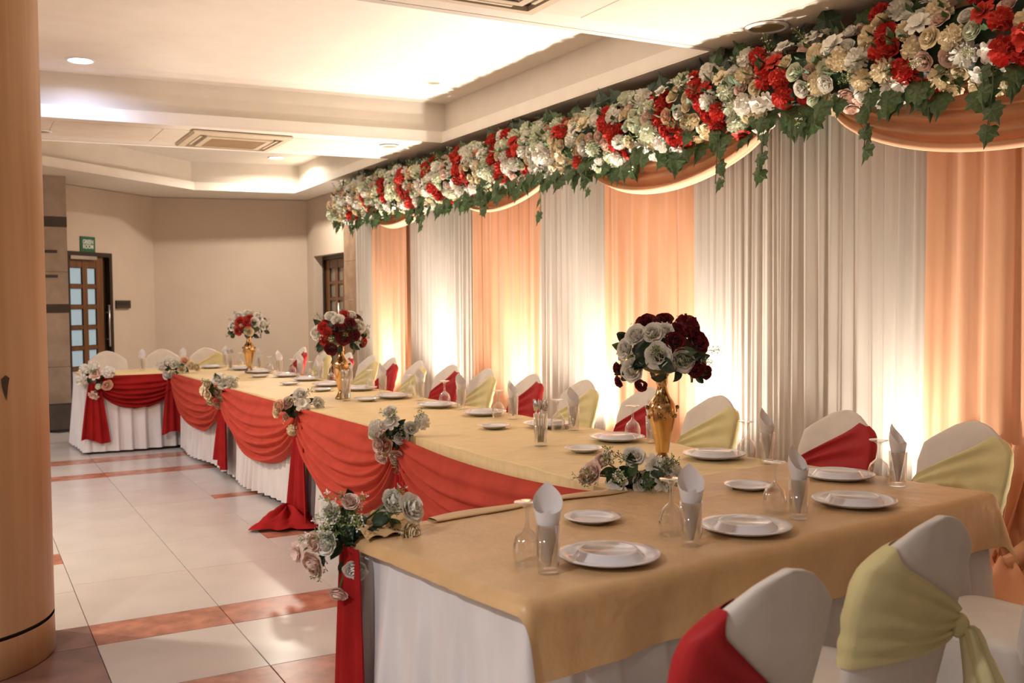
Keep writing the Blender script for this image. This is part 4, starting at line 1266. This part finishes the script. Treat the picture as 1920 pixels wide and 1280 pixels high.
# ------------------------------------------------------------------ vases and bouquets
def vase(x, y, label):
    t = thing('gold_vase', label, 'vase', (x, y, ZT), 0, 'tall gold vases on the long run')
    MB().lathe([(.001, 0), (.046, 0), (.047, .004), (.040, .012), (.034, .022), (.024, .045), (.018, .058), (.020, .062), (.001, .062)], 32).build('foot', 'vase_relief', t, True)
    MB().lathe([(.001, .060), (.024, .060), (.026, .064), (.031, .095), (.040, .140), (.050, .185), (.0565, .222), (.0575, .240), (.054, .258), (.044, .275), (.033, .290), (.025, .308), (.021, .328), (.021, .338), (.0245, .346), (.0225, .353), (.024, .368), (.030, .384), (.034, .390), (.031, .389), (.022, .366), (.001, .34)], 40).build('body', 'vase', t, True)
    mb = MB(); r = random.Random(4)
    for i in range(34):
        a = 2 * pi * i / 34 + r.uniform(-.05, .05); z = .222 + r.uniform(-.022, .034); rr = .0560 if z < .245 else .0530
        mb.ball((cos(a) * rr, sin(a) * rr, z), (.0065, .0065, .0065), 6, 4)
    mb.build('flower_relief', 'vase_relief', t, True)
    for a in (-.50, pi - .50):
        MB().ball((cos(a) * .062, sin(a) * .062, .246), (.009, .009, .009), 10, 6).build('side_knob', 'vase_relief', t, True)
    return t
VS = [(2.50, 3.26), (2.385, 6.86), (2.53, 10.05)]
vase(*VS[0], 'gold vase nearest the camera, holding white and burgundy roses')
vase(*VS[1], 'middle gold vase, beside the second cutlery tumbler')
vase(*VS[2], 'farthest gold vase, holding the red and white bouquet')
def bouquet(vx, vy, R, H, flowers, label, seed, zc=None, leaves=34, sprigs=14, back='rose_white'):
    """dome of flowers; flowers = (right, up, kind, size) as seen from the room's entrance side"""
    random.seed(seed)
    z0 = ZT + .385
    t = thing('rose_bouquet', label, 'bouquet', (vx, vy, z0), 0, 'rose bouquets in the gold vases')
    vd = Vector((vx, vy, 0)).normalized(); rt = Vector((vd.y, -vd.x, 0)); tw = -vd
    c = Vector((0, 0, H * .28))
    MB().ball((0, 0, H * .42), (R * .66, R * .66, H * .44), 16, 10).build('foliage_core', 'leaf_dark', t, True)
    MB().tube([(0, 0, -.06), (0, 0, H * .3)], .016, 8).build('stems', 'stem', t)
    for (r_, u_, k, s) in flowers:
        x = r_ * R; zz = u_ * H
        rad = sqrt(max(0.05, 1 - r_ * r_ - max(0, (u_ - .3)) ** 2 * 1.6))
        p = rt * x + tw * (R * .82 * rad) + Vector((0, 0, zz))
        d = (p - c * .6); d = Vector((d.x, d.y, d.z * .9)) + tw * .08
        flower(k, t, p, d, s * .92)
    for i in range(12):    # the side away from the entrance
        a = pi * (i + .5) / 12
        e = random.choice([.15, .5, .8])
        dd = (rt * cos(a) + vd * sin(a)) * cos(e) + Vector((0, 0, sin(e)))
        p = Vector((dd.x * R * .85, dd.y * R * .85, H * .30 + dd.z * H * .62))
        flower(random.choice(back), t, p, dd, .05)
    for i in range(leaves):
        a = 2 * pi * i / leaves + rnd(-.15, .15); e = random.choice([-.5, -.25, 0, .2, .5])
        dd = Vector((cos(a) * cos(e), sin(a) * cos(e), sin(e)))
        p = Vector((dd.x * R * .80, dd.y * R * .80, H * .30 + dd.z * H * .62))
        tg = Vector((-sin(a), cos(a), 0)) * random.choice([-1, 1]) * rnd(.4, 1) + Vector((0, 0, rnd(-.9, .3)))
        leafy(random.choice([LEAF, LEAF, LEAFG]), t, p, tg + dd * .8, dd - tg * .3, rnd(.06, .09), 'rose_leaf')
    for i in range(sprigs):
        a = 2 * pi * i / sprigs + rnd(-.2, .2); e = rnd(-.45, .9)
        dd = Vector((cos(a) * cos(e), sin(a) * cos(e), sin(e)))
        ob('filler_sprig', random.choice(SPR), t, Vector((dd.x * R * .72, dd.y * R * .72, H * .3 + dd.z * H * .6)), rot=rotq(dd, rnd(0, 6)), scale=rnd(.075, .11))
    return t
bouquet(*VS[0], .185, .215, [(-.62, .10, 'rose_white', .060), (-.08, .36, 'rose_white', .062), (.42, .28, 'rose_white', .060), (-.78, .48, 'rose_white', .052), (-.55, .74, 'rose_white', .056), (-.18, .78, 'rose_white', .052),
         (-.34, .98, 'rose_burg', .050), (.06, 1.02, 'rose_burg', .042), (.28, .62, 'rose_burg', .050), (.52, .86, 'carn_burg', .062), (.76, .62, 'rose_burg', .058), (.70, .16, 'rose_burg', .056), (.96, .02, 'rose_burg', .034),
         (-.96, .10, 'rose_burg', .034), (-.94, -.14, 'rose_burg', .028), (.08, .82, 'rose_white', .04), (-.45, -.18, 'rose_burg', .030), (.62, .95, 'rose_burg', .045)],
        'round bouquet of white and burgundy roses in the nearest vase', 41, back=['rose_white', 'rose_burg'])
bouquet(*VS[1], .185, .215, [(-.92, .42, 'rose_white', .060), (-.36, .96, 'rose_white', .055), (-.10, .84, 'rose_white', .055), (.16, 1.02, 'rose_red', .045), (.42, .98, 'rose_white', .050), (.72, .62, 'rose_white', .062), (.95, .40, 'rose_white', .050),
         (-.66, .60, 'rose_red', .052), (-.50, .42, 'rose_red', .050), (-.62, .18, 'rose_red', .048), (.10, .26, 'rose_burg', .062), (.48, .34, 'rose_burg', .058), (.36, .70, 'rose_burg', .054), (.68, .86, 'rose_burg', .046),
         (-.36, -.10, 'rose_burg', .058), (.86, .10, 'rose_red', .040), (-.1, .55, 'rose_burg', .05)],
        'bouquet of white, red and burgundy roses in the middle vase', 42, back=['rose_white', 'rose_red'])
bouquet(*VS[2], .19, .215, [(-.75, .40, 'rose_white', .062), (-.50, .84, 'rose_white', .058), (-.02, .96, 'rose_white', .058), (-.42, .58, 'rose_red', .062), (-.08, .50, 'rose_red', .060), (-.50, .18, 'rose_red', .060), (.06, .72, 'rose_red', .052),
         (.32, .56, 'rose_white', .062), (.50, .80, 'rose_white', .060), (.74, .42, 'rose_white', .066), (.02, .14, 'rose_cream', .060), (.9, .36, 'rose_white', .05)],
        'bouquet of bright red and white roses in the farthest vase', 43, back=['rose_white', 'rose_red'])

# ------------------------------------------------------------------ flower sprays pinned on the table fronts
def spray(P, rt, out, flowers, label, seed, leaves=16, sprigs=8, depth=.055, w=.18):
    """flowers = (along, up, kind, size) around the pin point P"""
    random.seed(seed)
    t = thing('flower_spray', label, 'flower spray', P, 0, 'artificial flower sprays on the table edges')
    rt = Vector(rt).normalized(); out = Vector(out).normalized()
    up = Vector((0, 0, 1))
    mb = MB(); mb.ball((0, 0, 0), .035, 10, 6)
    mb.build('binding', 'leaf_dark', t, True)
    for (a, u, k, s) in flowers:
        p = rt * a + up * u + out * (depth + rnd(-.01, .015))
        d = rt * a * 2.2 + up * (u * 2.2 + .08) + out * .30
        flower(k, t, p, d, s)
        MB().tube([(0, 0, 0), p * .6 - out * .02, p], .003, 4).build('stem', 'stem', t)
    for i in range(leaves):
        a = 2 * pi * i / leaves + rnd(-.25, .25)
        rr = rnd(.02, .09)
        f = random.choice(flowers)
        base = (rt * f[0] + up * f[1]) * rnd(.2, .9) + out * rnd(.0, .05)
        d = rt * cos(a) + up * sin(a) + out * rnd(.1, .8)
        leafy(random.choice([LEAF, LEAF, LEAFG]), t, base, d, out + up * .4, rnd(.05, .08), 'rose_leaf')
    for i in range(sprigs):
        f = random.choice(flowers)
        base = (rt * f[0] + up * f[1]) * .7 + out * .03
        d = rt * (f[0] * 4 + rnd(-.6, .6)) + up * (f[1] * 4 + rnd(-.5, .6)) + out * .5
        ob('filler_sprig', random.choice(SPR), t, base, rot=rotq(d, rnd(0, 6)), scale=rnd(.08, .11))
    return t
vdir = Vector((.31, .95, 0)); RTc = Vector((.95, -.31, 0)); TWc = Vector((-.31, -.95, 0))
# near corner of the gold table
vn_ = Vector((.37, .93, 0)); rtn = Vector((.93, -.37, 0)); twn = -vn_
pn = NO + NV * (NWY - .03) + NU * .0
spray((pn.x, pn.y, .79), rtn, twn, [(-.080, .055, 'rose_white', .034), (-.090, -.030, 'rose_white', .042), (-.125, -.03, 'rose_blush', .034), (-.01, -.115, 'rose_white', .042), (.100, .080, 'rose_white', .042), (.155, .060, 'rose_white', .048), (.150, -.015, 'rose_cream', .044),
       (-.02, .085, 'rose_blush', .030), (-.13, -.095, 'rose_blush', .042), (-.17, -.06, 'lily_blush', .034), (-.06, -.18, 'rose_blush', .032)],
      'white rose spray at the near left corner of the gold table', 51, 20, 16, .06)
# on the gold cloth's back edge
pe = NO + NU * 1.10 + NV * (NWY - .02)
vn2 = Vector((.60, .80, 0)); rt2 = Vector((.80, -.60, 0))
t_ = spray((pe.x, pe.y, .80), rt2, -vn2, [(-.13, .03, 'rose_blush', .046), (-.09, .075, 'rose_blush', .040), (-.04, -.01, 'lily_white', .044), (.02, .09, 'rose_white', .044), (.09, .055, 'lily_white', .046), (.055, -.005, 'rose_white', .044), (.14, .055, 'rose_white', .040), (.17, .02, 'lily_white', .042), (.12, .0, 'lily_white', .044), (-.16, .02, 'rose_peach', .032)],
      'blush and white flower spray lying at the back edge of the gold table', 52, 18, 14, .03)
# long run sprays (seen face-on from the hall: right is toward the camera side)
def run_spray(y, fl_, label, seed, dz=0.0, **kw):
    vd_ = Vector((xf(y), y, 0)).normalized(); r_ = Vector((vd_.y, -vd_.x, 0))
    return spray((xf(y) - .05, y, .775 + dz), r_, (-vd_ + Vector((-.5, 0, 0))), fl_, label, seed, **kw)
run_spray(4.80, [(-.02, .12, 'rose_white', .038), (-.01, .06, 'lily_white', .048), (-.085, .035, 'carn_white', .046), (-.055, -.005, 'rose_tan', .026), (.03, -.01, 'rose_white', .046), (.085, .03, 'rose_white', .042), (.14, .06, 'carn_white', .044), (-.08, -.05, 'rose_blush', .046), (-.045, -.055, 'rose_peach', .046), (-.07, -.115, 'rose_blush', .044), (.01, -.11, 'rose_blush', .040), (-.11, .005, 'rose_gw', .034), (.0, -.14, 'rose_cream', .028)],
          'big white and blush flower spray on the long run, second nearest the camera', 53, leaves=20, sprigs=10)
run_spray(6.42, [(-.10, .01, 'rose_peach', .050), (-.05, .03, 'rose_blush', .052), (.03, .085, 'rose_white', .050), (.05, .02, 'lily_white', .056), (.14, .02, 'rose_white', .050), (-.12, -.03, 'rose_cream', .042), (-.02, -.15, 'carn_cream', .042), (-.06, -.06, 'rose_peach', .03)],
          'peach and white flower spray above the floor-length red tail', 54, leaves=18)
run_spray(8.40, [(-.02, .06, 'rose_white', .058), (.03, .02, 'rose_white', .056), (.08, .045, 'rose_white', .052), (.11, .01, 'rose_white', .044), (-.10, .02, 'rose_cream', .052), (-.10, -.06, 'rose_cream', .048), (-.03, -.05, 'rose_tan', .052), (-.085, -.12, 'rose_cream', .045), (-.02, -.16, 'rose_tan', .040), (-.13, -.03, 'lily_cream', .045)],
          'white and dusty cream flower spray beside the farthest vase', 55, leaves=18)
spray((1.93, 10.42, .80), RTc, TWc, [(-.17, .05, 'carn_white', .060), (-.10, .09, 'carn_white', .056), (-.04, .06, 'rose_white', .058), (.05, .09, 'rose_peach', .050), (.11, .04, 'rose_cream', .056), (.16, .02, 'rose_cream', .050), (-.13, -.05, 'rose_white', .052), (-.07, -.06, 'rose_white', .052), (.0, -.09, 'rose_white', .052), (.02, .0, 'rose_cream', .045)],
      'white and peach flower spray in the inner corner of the far tables', 56, 18, 8)
spray((1.17, 10.46, .755), RTc, TWc, [(-.12, .08, 'carn_white', .058), (-.03, .11, 'carn_white', .056), (-.145, -.02, 'carn_white', .062), (-.02, .03, 'lily_blush', .066), (-.02, .035, 'rose_peach', .058), (.10, .05, 'carn_white', .062), (.08, -.08, 'rose_peach', .056), (-.04, -.165, 'lily_blush', .056), (.0, -.09, 'carn_gw', .03)],
      'peach and white flower spray at the far left table corner', 57, 16, 6)
